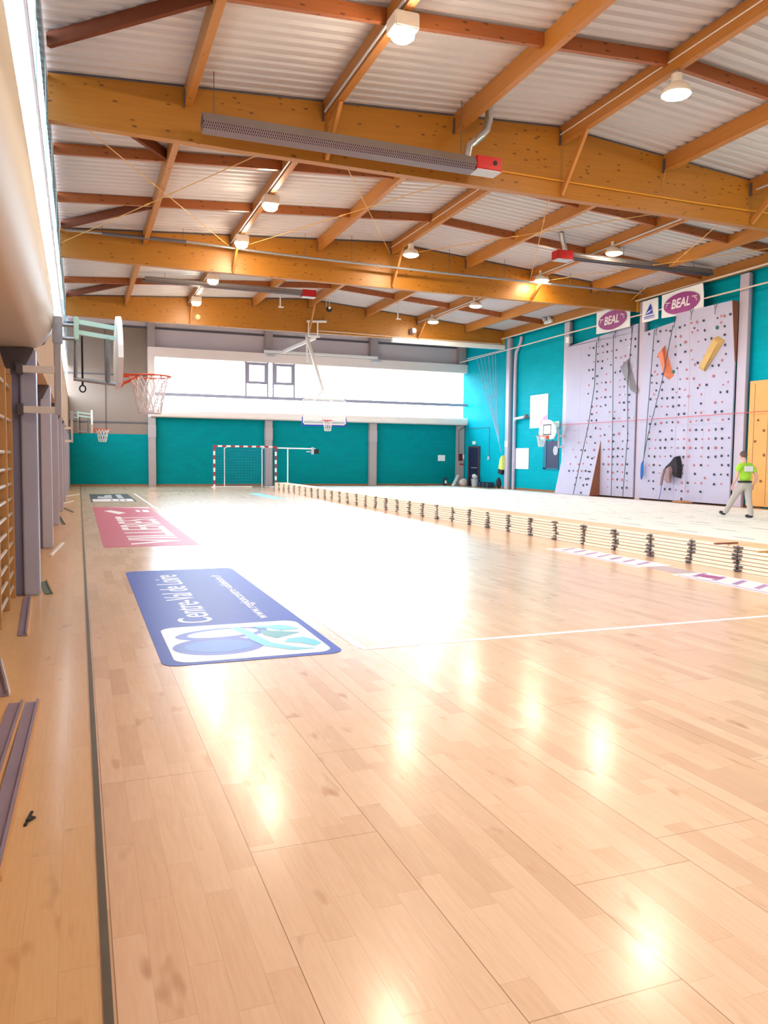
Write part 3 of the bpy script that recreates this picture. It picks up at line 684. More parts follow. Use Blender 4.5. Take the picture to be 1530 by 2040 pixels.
MB().tube([(9.72, 38.7, 0), (9.72, 38.7, 1.96)], .03, 8).build('upright', M_WHITE, g)
b = MB(); b.bbox(10.95, 11.05, 38.6, 38.8, 1.7, 2.05, .01); b.bbox(10.68, 10.94, 38.67, 38.73, 1.8, 1.86, .01); b.build('end_bracket', M_LGREY, g)
MB().bbox(11.06, 11.3, 38.58, 38.82, 1.72, 1.96, .02).build('end_block', M_BLACK, g)

# ---------------------------------------------------------------- climbing wall
CX = 20.76
w = thing('climbing_wall', 'large lilac grey climbing panel left of the middle column, plain upper left', 'climbing wall', (CX, 28.7, 0), 'climbing panels')
b = MB(); b.box(CX, 20.82, 28.35, 31.0, 2.35, 6.66); b.prism([(26.165, 6.96), (31.0, 6.66), (31.0, 6.64), (26.165, 6.64)], CX, 20.82, 'x'); b.box(CX, 20.82, 26.165, 28.35, .06, 6.65)
b.build('face', M_LILAC, w)
b = MB(); b.prism([(CX, 2.38), (20.25, .03), (20.82, .03), (20.82, 2.38)], 28.36, 30.98, 'y'); b.build('slab', M_LILAC, w)
MB().prism([(CX-.003, 2.36), (20.255, .035), (20.8, .035), (20.8, 2.36)], 28.335, 28.357, 'y').build('slab_side', M_BROWN, w)
b = MB()
for yy in (27.0, 27.85, 28.9, 29.95): b.box(CX-.002, CX+.001, yy-.004, yy+.004, 2.4 if yy > 28.4 else .1, 6.7)
for zz in (4.85, 3.75): b.box(CX-.002, CX+.001, 29.95, 31.0, zz-.004, zz+.004)
b.build('seams', pm('seam_grey', S(184, 176, 192), S(174, 166, 184), 4, .6), w)
w = thing('climbing_wall', 'large lilac grey climbing panel right of the middle column, behind the jackets', 'climbing wall', (CX, 23.3, 0), 'climbing panels')
b = MB(); b.prism([(23.8, .06), (25.835, .06), (25.835, 6.555), (23.8, 6.72)], CX, 20.82, 'x'); b.build('face', M_LILAC, w)
b = MB(); b.prism([(CX, .06), (20.82, .06), (20.82, 6.93), (20.55, 6.93), (CX, 4.9)], 21.08, 23.79, 'y'); b.build('overhang_face', pm('climbing_panel_pale', S(188, 184, 210), S(178, 174, 200), 1, .6), w)
MB().prism([(CX+.001, 4.9), (20.553, 6.928), (20.82, 6.928), (20.82, 4.9)], 21.055, 21.078, 'y').build('overhang_side', M_BROWN, w)
b = MB()
for yy in (24.75, 23.2, 22.4): b.box(CX-.002, CX+.001, yy-.004, yy+.004, .1, 4.9 if yy < 23.7 else 6.6)
b.build('seams', MATS['seam_grey'], w)
w = thing('climbing_wall', 'ochre wooden panel with bolt marks at the right edge, right of the climbing wall', 'climbing wall', (20.95, 19, 0), None)
b = MB(); b.box(20.9, 20.98, 17.5, 20.5, .06, 4.2); b.build('face', M_OCHRE, w)
b = MB()
for yy in (20.28, 19.7): b.box(20.896, 20.901, yy-.008, yy+.008, .1, 4.1)
b.build('seams', M_BROWN, w)
for k, (yy, zz, wd) in enumerate(((20.1, 2.9, 'topmost'), (19.85, 2.55, 'second from the top'), (20.2, 2.2, 'third from the top'), (19.8, 1.75, 'fourth from the top'), (20.15, 1.3, 'second from the floor'), (19.9, .9, 'lowest'))):
    tag(MB().blob((20.885, yy, zz), .045, k, 2, .3, (.5, 1, 1)).build('climbing_hold', M_BROWN, smooth=True), 'brown climbing hold on the ochre panel at the right edge, ' + wd, 'climbing hold', 'climbing holds on the ochre panel')
def vol(name, pts, h, mat, label):
    """wedge volume bolted on the panel: quad base (y,z) with a raised ridge"""
    g_ = MB(); n = len(pts); cy_ = [sum(p[i] for p in pts)/n for i in (0, 1)]
    top = [((p[0]-cy_[0])*.45+cy_[0], (p[1]-cy_[1])*.75+cy_[1]) for p in pts]
    g_.add([(CX-.003, a, z) for a, z in pts] + [(CX-h, a, z) for a, z in top], [tuple(range(n)), tuple(range(n, 2*n))] + [(i, (i+1) % n, n+(i+1) % n, n+i) for i in range(n)])
    return tag(g_.build(name, mat), label, 'climbing hold')
vol('climbing_volume', [(27.2, 5.35), (26.65, 5.65), (26.05, 4.3), (26.15, 4.2)], .13, pm('grey_volume', S(138, 132, 140), S(124, 118, 128), 3, .6), 'long grey wedge volume on the left climbing panel')
vol('climbing_volume', [(24.95, 5.6), (24.55, 5.9), (24.0, 4.7), (24.25, 4.58)], .17, pm('orange_volume', S(222, 128, 92), S(206, 112, 78), 3, .6), 'long orange wedge volume on the right climbing panel')
def vol2():
    g_ = MB(); pts = [(22.75, 4.86), (22.45, 4.7), (21.45, 5.65), (21.75, 5.85)]
    def px(z): return CX-.003 if z < 4.9 else CX-.003-(z-4.9)/(6.93-4.9)*.21
    g_.add([(px(z), a, z) for a, z in pts] + [(px(z)-.14, (a-22.1)*.7+22.1, (z-5.26)*.85+5.26) for a, z in pts], [(0, 1, 2, 3), (4, 5, 6, 7)] + [(i, (i+1) % 4, 4+(i+1) % 4, 4+i) for i in range(4)])
    tag(g_.build('climbing_volume', pm('yellow_volume', S(214, 178, 112), S(200, 160, 96), 3, .6)), 'long yellow wood volume slanting on the right climbing panel', 'climbing hold')
vol2()
HOLD_COL = {'d': ('dark', pm('hold_dark', S(78, 76, 92), S(62, 58, 74), 8, .6)), 'r': ('red', pm('hold_red', S(214, 140, 146), S(196, 116, 124), 8, .6)),
            'g': ('green', pm('hold_green', S(60, 124, 116), S(46, 104, 98), 8, .6)), 'b': ('blue', pm('hold_blue', S(62, 88, 170), S(50, 74, 150), 8, .6)),
            'w': ('white', pm('hold_white', S(244, 242, 244), S(232, 230, 234), 8, .5))}
# positions taken off each panel: (y, z, colour) packed as ints in centimetres
HOLDS = {'left': [(2931,639,'r'),(2900,635,'d'),(2869,636,'r'),(2839,635,'d'),(2806,639,'d'),(2716,640,'d'),(2686,641,'d'),(2654,640,'d'),(2626,637,'d'),(2625,607,'d'),(2659,607,'w'),(2744,607,'d'),(2933,607,'d'),(2872,606,'d'),(2834,608,'r'),(2805,608,'d'),(2776,607,'r'),(2746,576,'d'),(2714,574,'r'),(2685,576,'r'),(2652,576,'d'),(2898,576,'r'),(2868,574,'d'),(2836,572,'d'),(2804,576,'r'),(2694,550,'r'),(2930,544,'d'),(2902,543,'d'),(2838,542,'d'),(2778,550,'d'),(2680,523,'w'),(2625,518,'w'),(2808,515,'r'),(2748,516,'d'),(2716,518,'d'),(2870,512,'d'),(2901,506,'d'),(2716,482,'r'),(2685,483,'d'),(2870,480,'d'),(2839,482,'r'),(2809,481,'d'),(2779,480,'r'),(2929,479,'r'),(2931,442,'d'),(2869,447,'d'),(2809,450,'r'),(2715,454,'r'),(2687,453,'d'),(2870,418,'d'),(2840,421,'r'),(2809,418,'d'),(2776,418,'d'),(2715,422,'r'),(2685,420,'w'),(2653,417,'d'),(2902,385,'d'),(2870,386,'r'),(2840,382,'d'),(2807,386,'d'),(2714,390,'r'),(2685,388,'d'),(2654,389,'d'),(2900,352,'d'),(2869,358,'r'),(2779,355,'r'),(2746,356,'r'),(2681,358,'d'),(2656,359,'r'),(2932,327,'r'),(2902,325,'d'),(2867,325,'d'),(2747,327,'d'),(2715,327,'r'),(2652,325,'g'),(2627,328,'w'),(2931,292,'r'),(2871,292,'d'),(2840,288,'r'),(2776,296,'r'),(2686,293,'d'),(2932,258,'r'),(2904,254,'d'),(2838,258,'r'),(2808,261,'d'),(2746,260,'d'),(2712,264,'r'),(2655,262,'d'),(2991,231,'r'),(2930,230,'r'),(2869,228,'d'),(2778,234,'r'),(2746,232,'d'),(2686,232,'d'),(2656,235,'d'),(3024,201,'r'),(2960,198,'d'),(2930,196,'d'),(2867,198,'r'),(2810,199,'d'),(2777,200,'r'),(2745,201,'d'),(2714,203,'d'),(2686,200,'d'),(2654,201,'g'),(2991,167,'r'),(2900,167,'d'),(2866,161,'d'),(2856,166,'r'),(2776,169,'r'),(2746,169,'d'),(2715,170,'d'),(2684,170,'d'),(3021,136,'r'),(2956,136,'r'),(2925,138,'r'),(2867,135,'d'),(2809,138,'d'),(2777,137,'r'),(2748,137,'d'),(2717,138,'d'),(2685,136,'r'),(2654,138,'d'),(3017,105,'d'),(2986,106,'d'),(2956,106,'r'),(2923,106,'r'),(2893,107,'d'),(2864,105,'d'),(2874,105,'d'),(2778,106,'d'),(2747,103,'r'),(2714,108,'d'),(2683,106,'r'),(2654,103,'d'),(2955,76,'d'),(2923,77,'d'),(2863,74,'d'),(2880,73,'d'),(2778,74,'r'),(2745,75,'r'),(2714,76,'d'),(2684,75,'r'),(2652,72,'r'),(2953,46,'d'),(2890,46,'d'),(2864,49,'d'),(2777,42,'r'),(2713,43,'d'),(2682,42,'d'),(2651,43,'d'),(2896,13,'d')], 'right': [(2545,644,'d'),(2480,645,'d'),(2449,644,'d'),(2427,639,'d'),(2391,641,'d'),(2357,640,'d'),(2332,644,'d'),(2300,647,'r'),(2286,628,'d'),(2271,646,'r'),(2238,646,'d'),(2270,617,'r'),(2236,613,'d'),(2299,615,'r'),(2174,645,'d'),(2159,650,'r'),(2143,647,'r'),(2115,648,'d'),(2160,628,'r'),(2177,614,'g'),(2144,613,'d'),(2144,584,'d'),(2491,608,'d'),(2427,609,'r'),(2397,614,'d'),(2355,608,'r'),(2333,585,'r'),(2269,578,'r'),(2235,581,'d'),(2206,581,'d'),(2518,578,'d'),(2395,578,'r'),(2359,578,'g'),(2335,550,'d'),(2306,552,'r'),(2227,538,'d'),(2242,523,'d'),(2212,521,'r'),(2180,568,'d'),(2145,551,'d'),(2143,520,'d'),(2491,551,'r'),(2395,548,'d'),(2362,516,'d'),(2303,519,'r'),(2290,500,'r'),(2275,504,'d'),(2163,501,'r'),(2493,518,'d'),(2382,496,'d'),(2334,486,'r'),(2207,487,'d'),(2177,486,'d'),(2242,489,'d'),(2506,496,'r'),(2491,483,'r'),(2461,483,'b'),(2401,486,'g'),(2522,482,'d'),(2200,451,'r'),(2142,457,'g'),(2365,454,'g'),(2330,453,'r'),(2295,450,'r'),(2422,468,'r'),(2521,455,'d'),(2493,451,'d'),(2458,452,'d'),(2265,425,'r'),(2230,422,'d'),(2154,417,'r'),(2133,424,'r'),(2274,415,'d'),(2494,423,'d'),(2461,423,'d'),(2401,420,'d'),(2366,419,'d'),(2339,413,'r'),(2506,409,'r'),(2384,408,'r'),(2165,392,'d'),(2134,392,'d'),(2256,392,'r'),(2525,392,'d'),(2494,391,'r'),(2460,391,'d'),(2431,389,'d'),(2400,389,'d'),(2367,389,'d'),(2319,389,'r'),(2488,361,'d'),(2462,360,'r'),(2428,358,'r'),(2398,357,'d'),(2366,358,'d'),(2337,357,'r'),(2256,359,'d'),(2187,358,'r'),(2157,358,'r'),(2431,328,'d'),(2367,326,'d'),(2337,326,'d'),(2280,327,'d'),(2254,327,'r'),(2186,325,'d'),(2154,325,'d'),(2524,326,'r'),(2525,296,'d'),(2493,295,'d'),(2460,297,'r'),(2430,298,'d'),(2398,298,'d'),(2368,297,'r'),(2305,296,'r'),(2276,298,'r'),(2249,299,'d'),(2217,300,'r'),(2151,298,'r'),(2122,298,'d'),(2525,264,'r'),(2463,265,'d'),(2400,267,'d'),(2338,266,'g'),(2305,266,'r'),(2273,265,'d'),(2245,265,'d'),(2213,262,'r'),(2180,265,'d'),(2150,265,'d'),(2525,237,'d'),(2490,234,'r'),(2463,233,'d'),(2432,234,'d'),(2397,235,'d'),(2366,234,'r'),(2335,234,'r'),(2306,229,'r'),(2272,232,'d'),(2243,232,'r'),(2212,233,'r'),(2179,233,'d'),(2148,232,'d'),(2118,234,'d'),(2523,201,'r'),(2490,202,'r'),(2460,203,'d'),(2433,202,'d'),(2399,204,'r'),(2366,202,'r'),(2334,202,'d'),(2302,202,'r'),(2273,200,'d'),(2244,201,'r'),(2211,200,'d'),(2178,201,'r'),(2148,200,'d'),(2524,172,'d'),(2491,170,'d'),(2462,171,'r'),(2432,171,'r'),(2402,172,'d'),(2334,169,'d'),(2307,171,'r'),(2246,171,'r'),(2211,168,'d'),(2176,170,'d'),(2147,172,'d'),(2118,173,'d'),(2522,137,'r'),(2493,137,'d'),(2460,136,'d'),(2335,138,'g'),(2278,139,'r'),(2243,139,'d'),(2211,139,'r'),(2146,141,'d'),(2116,141,'d'),(2494,108,'d'),(2461,107,'r'),(2338,108,'d'),(2273,108,'d'),(2178,107,'d'),(2148,108,'d'),(2118,108,'d'),(2222,94,'r'),(2520,75,'d'),(2494,75,'d'),(2337,74,'r'),(2306,74,'d'),(2272,75,'r'),(2240,76,'r'),(2177,73,'d'),(2146,76,'r'),(2493,46,'d'),(2428,47,'d'),(2399,47,'d'),(2369,46,'r'),(2338,43,'d'),(2305,44,'r'),(2241,44,'d'),(2338,14,'d')]}
hold_mesh = {}
def hold_obj(cc, var):
    key = (cc, var)
    if key not in hold_mesh:
        b = MB(); r = (.042, .055, .034, .047)[var]
        b.blob((0, 0, 0), r, 40+var+ord(cc), 2, .45, (.75, 1, .9 if var % 2 else 1.15))
        o = b.build('climbing_hold', HOLD_COL[cc][1], smooth=True, org=(0, 0, 0)); hold_mesh[key] = o
        return o
    o = hold_mesh[key].copy(); COL.objects.link(o); return o
def face_x(panel, y, z):
    if panel == 'left': return CX - (2.38-z)/2.35*.51 if (z < 2.38 and y > 28.35) else CX
    return CX - (z-4.9)/2.03*.21 if (z > 4.9 and y < 23.79) else CX
extra = MB(); cnt = 0
for panel in ('left', 'right'):
    H = sorted(HOLDS[panel], key=lambda h: h[1])
    rows_, cur = [], []
    for h in H:                                   # group into rows by height
        if cur and h[1]-cur[0][1] > 24: rows_.append(cur); cur = []
        cur.append(h)
    rows_.append(cur)
    for ri, row in enumerate(rows_):
        row.sort(key=lambda h: -h[0])
        for ci, (yy, zz, cc) in enumerate(row):
            y, z = yy/100, zz/100; x = face_x(panel, y, z)
            if (cnt*7) % 11 in (0, 3, 5, 8) and cc == 'r' and cnt > 20:
                extra.blob((x-.01, y, z), .045, cnt, 1, .3, (.7, 1, 1)); cnt += 1; continue
            o = hold_obj(cc, (ri*3+ci*5) % 4)
            o.location = (x-.02, y, z)
            tag(o, '%s climbing hold on the %s panel, %s from left in %s row from the floor' % (HOLD_COL[cc][0], panel, ordn(ci), ordn(ri)), 'climbing hold', 'climbing holds on the %s panel' % panel)
            cnt += 1
ex = extra.build('climbing_hold', HOLD_COL['r'][1]); tag(ex, 'small faded red climbing holds scattered over both lilac panels', 'climbing hold'); ex['kind'] = 'stuff'
# ropes on the climbing wall
def rope(pts, r, label, mat=None, name='climbing_rope', grp='climbing ropes'):
    return tag(MB().tube(pts, r, 6).build(name, mat or M_DGREEN, smooth=True), label, 'rope', grp)
RX = 20.62
rope([(RX, 28.63, 6.55), (RX, 28.7, 4.7), (20.5, 28.9, 3), (20.1, 29.3, .05)], .016, 'dark climbing rope over the slab of the left panel')
rope([(RX, 27.5, 6.7), (RX, 27.4, 3.5), (RX, 27.34, .06)], .014, 'dark climbing rope hanging straight down the middle of the left panel')
rope([(RX, 26.3, 6.85), (RX, 26.5, 4.6), (RX, 26.4, 2.5), (RX, 26.6, .06)], .014, 'dark climbing rope beside the grey volume')
rope([(RX, 25.0, 6.55), (RX, 25.15, 4.5), (RX, 25.3, 2.4), (RX, 25.4, 1.45)], .014, 'dark climbing rope left of the orange volume, ending in the blue coil')
rope([(RX-.2, 23.75, 6.5), (RX-.05, 24.4, 4.6), (RX, 25.2, 2.45), (RX, 25.42, 1.45)], .014, 'dark climbing rope slanting past the orange volume to the blue coil')
rope([(20.4, 22.9, 6.7), (20.58, 22.98, 4.6), (RX+.05, 23.1, 2.2), (RX+.08, 23.15, .5)], .010, 'thin pinkish rope down the right climbing panel', pm('pink_rope', S(214, 176, 186), S(204, 164, 176), 30, .8))
rope([(RX, 24.3, .7), (RX, 24.35, .35), (RX, 24.45, .025)], .012, 'short blue rope tail near the floor below the jackets', pm('blue_rope', S(44, 112, 190), S(32, 92, 170), 40, .8))
b = MB()
for k in range(6):
    b.tube([(RX-.02+.02*(k % 2), 25.42-.04*math.cos(a)+.012*k, 1.2+.3*math.sin(a)-.02*k) for a in [i*math.pi/9 for i in range(18)]], .016, 5, closed=True)
tag(b.build('rope_coil', MATS['blue_rope']), 'blue coiled rope hanging beside the middle column', 'rope')
tag(MB().tube([(20.5, 31.35, 3.13), (20.5, 26, 3.12), (20.5, 20.9, 3.14), (20.5, 17.5, 3.15)], .013, 6).build('red_cord', pm('red_cord', S(214, 84, 86), S(200, 70, 74), 20, .7)), 'thin red cord stretched level across the climbing panels', 'rope')
# anchor chains at panel tops
for i, (yy, zz) in enumerate(((28.63, 6.75), (27.5, 6.85), (26.45, 6.9), (25.0, 6.6), (23.75, 6.7), (22.9, 6.85), (21.75, 6.85))):
    b = MB(); xx = 20.5 if yy < 23.79 else 20.72
    b.tube([(xx, yy-.08, zz+.12), (xx-.02, yy, zz-.12), (xx, yy+.08, zz+.12)], .012, 5); b.tube([(xx-.02, yy, zz-.12), (xx-.02, yy, zz-.28)], .012, 5)
    tag(b.build('anchor_sling', M_DGREY), 'dark anchor sling at the top of the climbing wall, %s from left' % ORD[i], 'sling', 'anchor slings')
# jackets on a hold
def jacket(name, sil, x0, x1, mat, label, parts):
    g_ = thing(name, label, 'jacket', (x1, sum(p[0] for p in sil)/len(sil), min(p[1] for p in sil)), None)
    bm = bmesh.new(); n = len(sil); cyy = sum(p[0] for p in sil)/n; czz = sum(p[1] for p in sil)/n
    vs0 = [bm.verts.new((x1, a, z)) for a, z in sil]
    vs1 = [bm.verts.new((x0+.02*math.sin(i*2.3), (a-cyy)*.82+cyy, (z-czz)*.9+czz)) for i, (a, z) in enumerate(sil)]
    bm.faces.new(vs0); bm.faces.new(vs1[::-1])
    for i in range(n): bm.faces.new((vs0[i], vs0[(i+1) % n], vs1[(i+1) % n], vs1[i]))
    b = MB(); b.frombm(bm); b.build('body', mat, g_)
    for nm, p, q, r, m_ in parts: MB().tube([p, ((p[0]+q[0])/2-.02, (p[1]+q[1])/2, (p[2]+q[2])/2), q], [r*.8, r, r*.9], 8).build(nm, m_, g_, True)
    return g_
M_JBLK = pm('black_cloth', S(44, 38, 48), S(32, 28, 36), 6, .8); M_JBRN = pm('taupe_cloth', S(158, 132, 136), S(138, 112, 118), 6, .8)
jacket('hanging_jacket', [(23.5, 1.72), (23.62, 1.72), (23.82, 1.5), (24.05, 1.38), (24.08, 1.2), (23.8, 1.2), (23.62, .92), (23.4, .9), (23.36, 1.3)], 20.56, 20.74, M_JBLK,
       'black jacket hung on a hold of the right climbing panel', [('sleeve', (20.6, 24.0, 1.34), (20.6, 24.12, 1.1), .06, M_JBLK)])
jacket('hanging_jacket', [(23.75, 1.36), (23.98, 1.26), (24.02, .8), (23.9, .72), (23.72, .74), (23.66, 1.2)], 20.46, 20.55, M_JBRN,
       'taupe jacket with long sleeves hung below the black one', [('sleeve', (20.48, 24.03, 1.22), (20.5, 24.2, .62), .055, M_JBRN), ('sleeve', (20.46, 23.74, 1.2), (20.47, 23.7, .72), .05, M_JBRN)])

# ---------------------------------------------------------------- right wall: rails, banners, posters
tag(MB().tube([(20.66, 37.2, 7.79), (20.66, 17.0, 7.87)], .035, 8).build('wall_pipe', pm('cream_pipe', S(232, 212, 196), S(222, 200, 182), 4, .4)), 'upper cream pipe along the top of the right wall under the eave', 'pipe')
tag(MB().tube([(20.66, 41.9, 7.1), (20.66, 36.0, 7.17), (20.66, 30.8, 7.24), (20.66, 17.0, 7.27)], .03, 8).build('wall_pipe', MATS['cream_pipe']), 'lower pale pipe along the right wall, carrying the banners', 'pipe')
def banner(name, y0, y1, z0, z1, label, curl=0.0):
    g_ = thing(name, label, 'banner', (20.6, (y0+y1)/2, z0), 'sponsor banners')
    nx, nz = 12, 8; vs = []; fs = []
    for i in range(nx+1):
        for j in range(nz+1):
            u, v = i/nx, j/nz
            vs.append((20.60+.025*math.sin(u*7)*(1-v) - curl*max(0, v-.6)*u, y0+(y1-y0)*u, z0+(z1-z0)*v - .03*math.sin(u*math.pi)*(1-v) - curl*.5*max(0, .5-u)*v))
    for i in range(nx):
        for j in range(nz): a = i*(nz+1)+j; fs.append((a, a+1, a+nz+2, a+nz+1))
    m_ = bpy.data.meshes.new('cloth'); m_.from_pydata([Vector(v)-Vector(g_.location) for v in vs], [], fs); m_.materials.append(M_PAPER)
    o = bpy.data.objects.new('cloth', m_); COL.objects.link(o); o.parent = g_
    md = o.modifiers.new('thick', 'SOLIDIFY'); md.thickness = .004
    return g_
def ellipse(c, a, b_, n=28, rot=0): return [(c[0]+a*math.cos(2*math.pi*k/n)*math.cos(rot)-b_*math.sin(2*math.pi*k/n)*math.sin(rot), c[1]+a*math.cos(2*math.pi*k/n)*math.sin(rot)+b_*math.sin(2*math.pi*k/n)*math.cos(rot)) for k in range(n)]
for (y0, y1, z0, z1, lab, cz) in ((28.65, 26.45, 6.88, 7.78, 'white banner with purple oval logo on the right wall, left of the middle column', 7.3),
                              (24.6, 22.45, 6.9, 7.78, 'white banner with purple oval logo drooping above the right climbing panel', 7.28)):
    g_ = banner('sponsor_banner', y0, y1, z0, z1, lab, .0 if y0 > 26 else .12)
    cc = ((y0+y1)/2, cz)
    MB().prism(ellipse(cc, .92, .38), 20.555, 20.565, 'x').build('oval_logo', M_PURPLE, g_)
    text('logo_lettering', 'BEAL', .46, (20.55, cc[0]+.52, cz-.14), FACE_LEFT, M_VWHITE, g_, sx=.95, shear=.2, bold=.012)
    b = MB()
    for s_ in (1, -1):
        for k in range(3): b.tube([(20.55, cc[0]+s_*(.56+.12*k), cz+s_*-.02+.12-.06*k), (20.55, cc[0]+s_*(.8-.02*k), cz+.02+.10-.08*k)], .018, 4)
    b.build('logo_strokes', M_VWHITE, g_)
g_ = banner('club_banner', 25.7, 24.8, 6.92, 7.72, 'small white banner with blue triangle above the middle column', .03)
MB().prism([(25.5, 7.16), (25.05, 7.16), (25.2, 7.55)], 20.555, 20.562, 'x').build('blue_triangle', M_PADBLUE, g_)
MB().prism([(25.5, 7.18), (25.3, 7.22), (24.95, 7.36), (25.3, 7.27)], 20.55, 20.554, 'x').build('swoosh', M_VWHITE, g_)
b = MB(); b.box(20.555, 20.56, 24.95, 25.55, 7.06, 7.09); b.box(20.555, 20.56, 24.95, 25.55, 7.0, 7.02); b.build('text_lines', M_PADBLUE, g_)
g_ = thing('wall_poster', 'tall white poster with small dots and a pink corner on the teal right wall', 'poster', (XR-.02, 33.8, 3.1), None)
MB().box(XR-.03, XR-.004, 33.0, 34.6, 3.1, 4.72).build('sheet', M_PAPER, g_)
MB().prism([(33.02, 3.12), (33.72, 3.12), (33.6, 3.4), (33.38, 3.6), (33.02, 3.72)], XR-.034, XR-.031, 'x').build('pink_corner', pm('pink_print', S(236, 140, 190), S(228, 126, 180), 5, .5), g_)
MB().prism(ellipse((33.36, 3.38), .1, .1), XR-.038, XR-.035, 'x').build('white_emblem', M_VWHITE, g_)
b = MB()
for yy, zz in ((34.1, 4.42), (33.75, 4.4), (33.4, 4.45), (34.08, 4.22), (33.42, 4.3), (33.45, 4.16), (33.75, 4.14), (34.08, 4.03)): b.prism(ellipse((yy, zz), .045, .035, 8), XR-.034, XR-.031, 'x')
b.build('printed_dots', M_LGREY, g_)
tag(MB().bbox(XR-.04, XR-.004, 34.65, 35.9, 1.06, 2.12, .006).build('white_board', M_PAPER), 'plain white board on the teal right wall beside the far column', 'board')
g_ = thing('dark_hatch', 'dark recessed hatch with a round badge in the teal wall below the fan board', 'hatch', (XR, 32.6, 1.15), None)
MB().box(XR-.03, XR-.006, 32.0, 33.2, 1.15, 2.44).build('panel', pm('dark_slate', S(58, 58, 92), S(48, 48, 80), 5, .5), g_)
b = MB(); b.box(XR-.05, XR-.004, 33.02, 33.3, 1.1, 2.46); b.box(XR-.05, XR-.004, 31.95, 33.3, 1.07, 1.15); b.build('frame', pm('teal_frame', S(20, 110, 140), S(16, 100, 128), 5, .5), g_)
MB().prism(ellipse((32.25, 1.98), .2, .22), XR-.036, XR-.031, 'x').build('round_badge', M_LGREY, g_)
text('wall_lettering', 'C. ENTRETIEN', .2, (XR-.012, 31.62, 1.2), Matrix(((0, 0, -1), (0, 1, 0), (1, 0, 0))), M_DKBLUE, None)
o = COL.objects[-1] if COL.objects[-1].name.startswith('wall_lettering') else bpy.data.objects['wall_lettering']
tag(o, 'dark upright lettering on the teal wall between hatch and column', 'lettering')
c = thing('rainwater_pipe', 'lilac grey downpipe beside the far right column, with a side branch', 'pipe', (20.98, 35.95, 0), None)
MB().tube([(20.98, 35.4, 7.75), (20.98, 35.5, 7.45), (20.98, 35.9, 7.0), (20.98, 35.95, 6.5), (20.98, 35.95, 0)], .085, 10).build('down_pipe', pm('lilac_pipe', S(194, 180, 200), S(184, 170, 190), 3, .45), c, True)
MB().tube([(20.93, 35.9, 3.45), (20.9, 35.7, 3.62), (20.9, 34.75, 3.68)], .075, 10).build('branch_pipe', M_LGREY, c, True)
MB().tube([(20.9, 34.76, 3.68), (20.9, 34.6, 3.69)], .11, 10).build('branch_cap', M_DGREY, c, True)
for i, (yy, zz, sy_, sz_, l) in enumerate(((36.5, 2.2, .3, .3, 'white notice on the far right column'), (31.1, 1.45, .42, .42, 'white notice on the column left of the climbing wall'))):
    tag(MB().box(20.825, 20.838, yy-sy_/2, yy+sy_/2, zz, zz+sz_).build('notice_sheet', M_PAPER), l, 'notice', 'column notices')
g_ = thing('emergency_light', 'twin emergency light at the eave above the teal wall', 'lamp', (20.7, 32.5, 7.92), None)
MB().bbox(20.62, 20.74, 32.2, 32.8, 7.92, 8.08, .01).build('case', M_WHITE, g_)
for yy in (32.3, 32.7): MB().blob((20.58, yy, 8.14), .1, 2, 2, .03).build('lamp_head', M_LGREY, g_, True)
g_ = thing('floodlight', 'small square floodlight on the column at the top left of the climbing wall', 'lamp', (20.7, 31.0, 6.75), None)
MB().bbox(20.62, 20.8, 30.65, 30.95, 6.78, 7.08, .02).build('body', M_LGREY, g_); MB().box(20.6, 20.619, 30.68, 30.92, 6.8, 7.06).build('glass', M_WHITE, g_)
# gym ropes tied back at the far column
tag(MB().tube([(20.5, 40.5, 7.18), (20.5, 36.6, 7.16)], .025, 8).build('rope_rail', M_LGREY), 'short pale rail carrying the gym ropes in the far corner', 'rail')
for i in range(6):
    yy = 39.3-.42*i if i < 4 else 37.9-.3*(i-3)
    rope([(20.5, yy, 7.15), (20.52, yy-.03-.0*i, 6.9), (20.56, yy+(36.75-yy)*.5, 4.6-.15*i), (20.62, 36.85, 2.4), (20.66, 36.72, 1.9)], .018, 'pale gym rope tied back to the far column, %s from left' % ORD[i], pm('pale_rope', S(150, 186, 204), S(120, 160, 186), 40, .8), 'gym_rope', 'gym ropes')
g_ = thing('hung_safety_vest', 'yellow safety vest hung beside the far right column', 'vest', (20.78, 36.95, .78), None)
b = MB(); b.prism([(36.67, 1.75), (36.9, 1.6), (37.05, 1.05), (36.67, 1.0)], 20.7, 20.9, 'x'); b.build('vest', pm('hi_vis', S(220, 240, 120), S(206, 228, 100), 6, .7), g_)
b = MB(); b.prism([(36.69, .99), (37.05, 1.04), (37.1, .82), (36.75, .74)], 20.7, 20.88, 'x'); b.build('dark_hem', M_JBLK, g_)
tag(MB().blob((20.7, 36.98, .3), .26, 5, 2, .2, (.55, .6, 1.15)).build('backpack', M_JBLK, smooth=True), 'black bag on the floor at the foot of the far right column', 'bag')
for i, yy in enumerate((39.0, 38.55, 38.1)):
    b = MB(); b.bbox(20.6, 20.95, yy-.17, yy+.17, .02, .3, .015)
    tag(b.build('floor_crate', pm('crate_dark', S(40, 60, 84), S(30, 48, 70), 5, .6)), 'small dark crate against the far teal wall, %s from left' % ORD[i], 'crate', 'dark crates')
b = MB(); b.tube([(XR-.02, 38.8, 1.7), (XR-.02, 38.8, 3.3), (XR-.02, 41.6, 3.3)], .012, 6); tag(b.build('wall_cable', M_DGREY), 'dark cable dropping to a socket on the far teal wall', 'cable')
tag(MB().bbox(XR-.07, XR-.004, 38.7, 38.9, 1.5, 1.7, .02).build('wall_socket', M_LGREY), 'pale socket box on the far teal wall right of the door', 'socket')
g_ = thing('exit_light', 'small white exit light above the dark door', 'sign', (XR-.06, 40.5, 2.4), None)
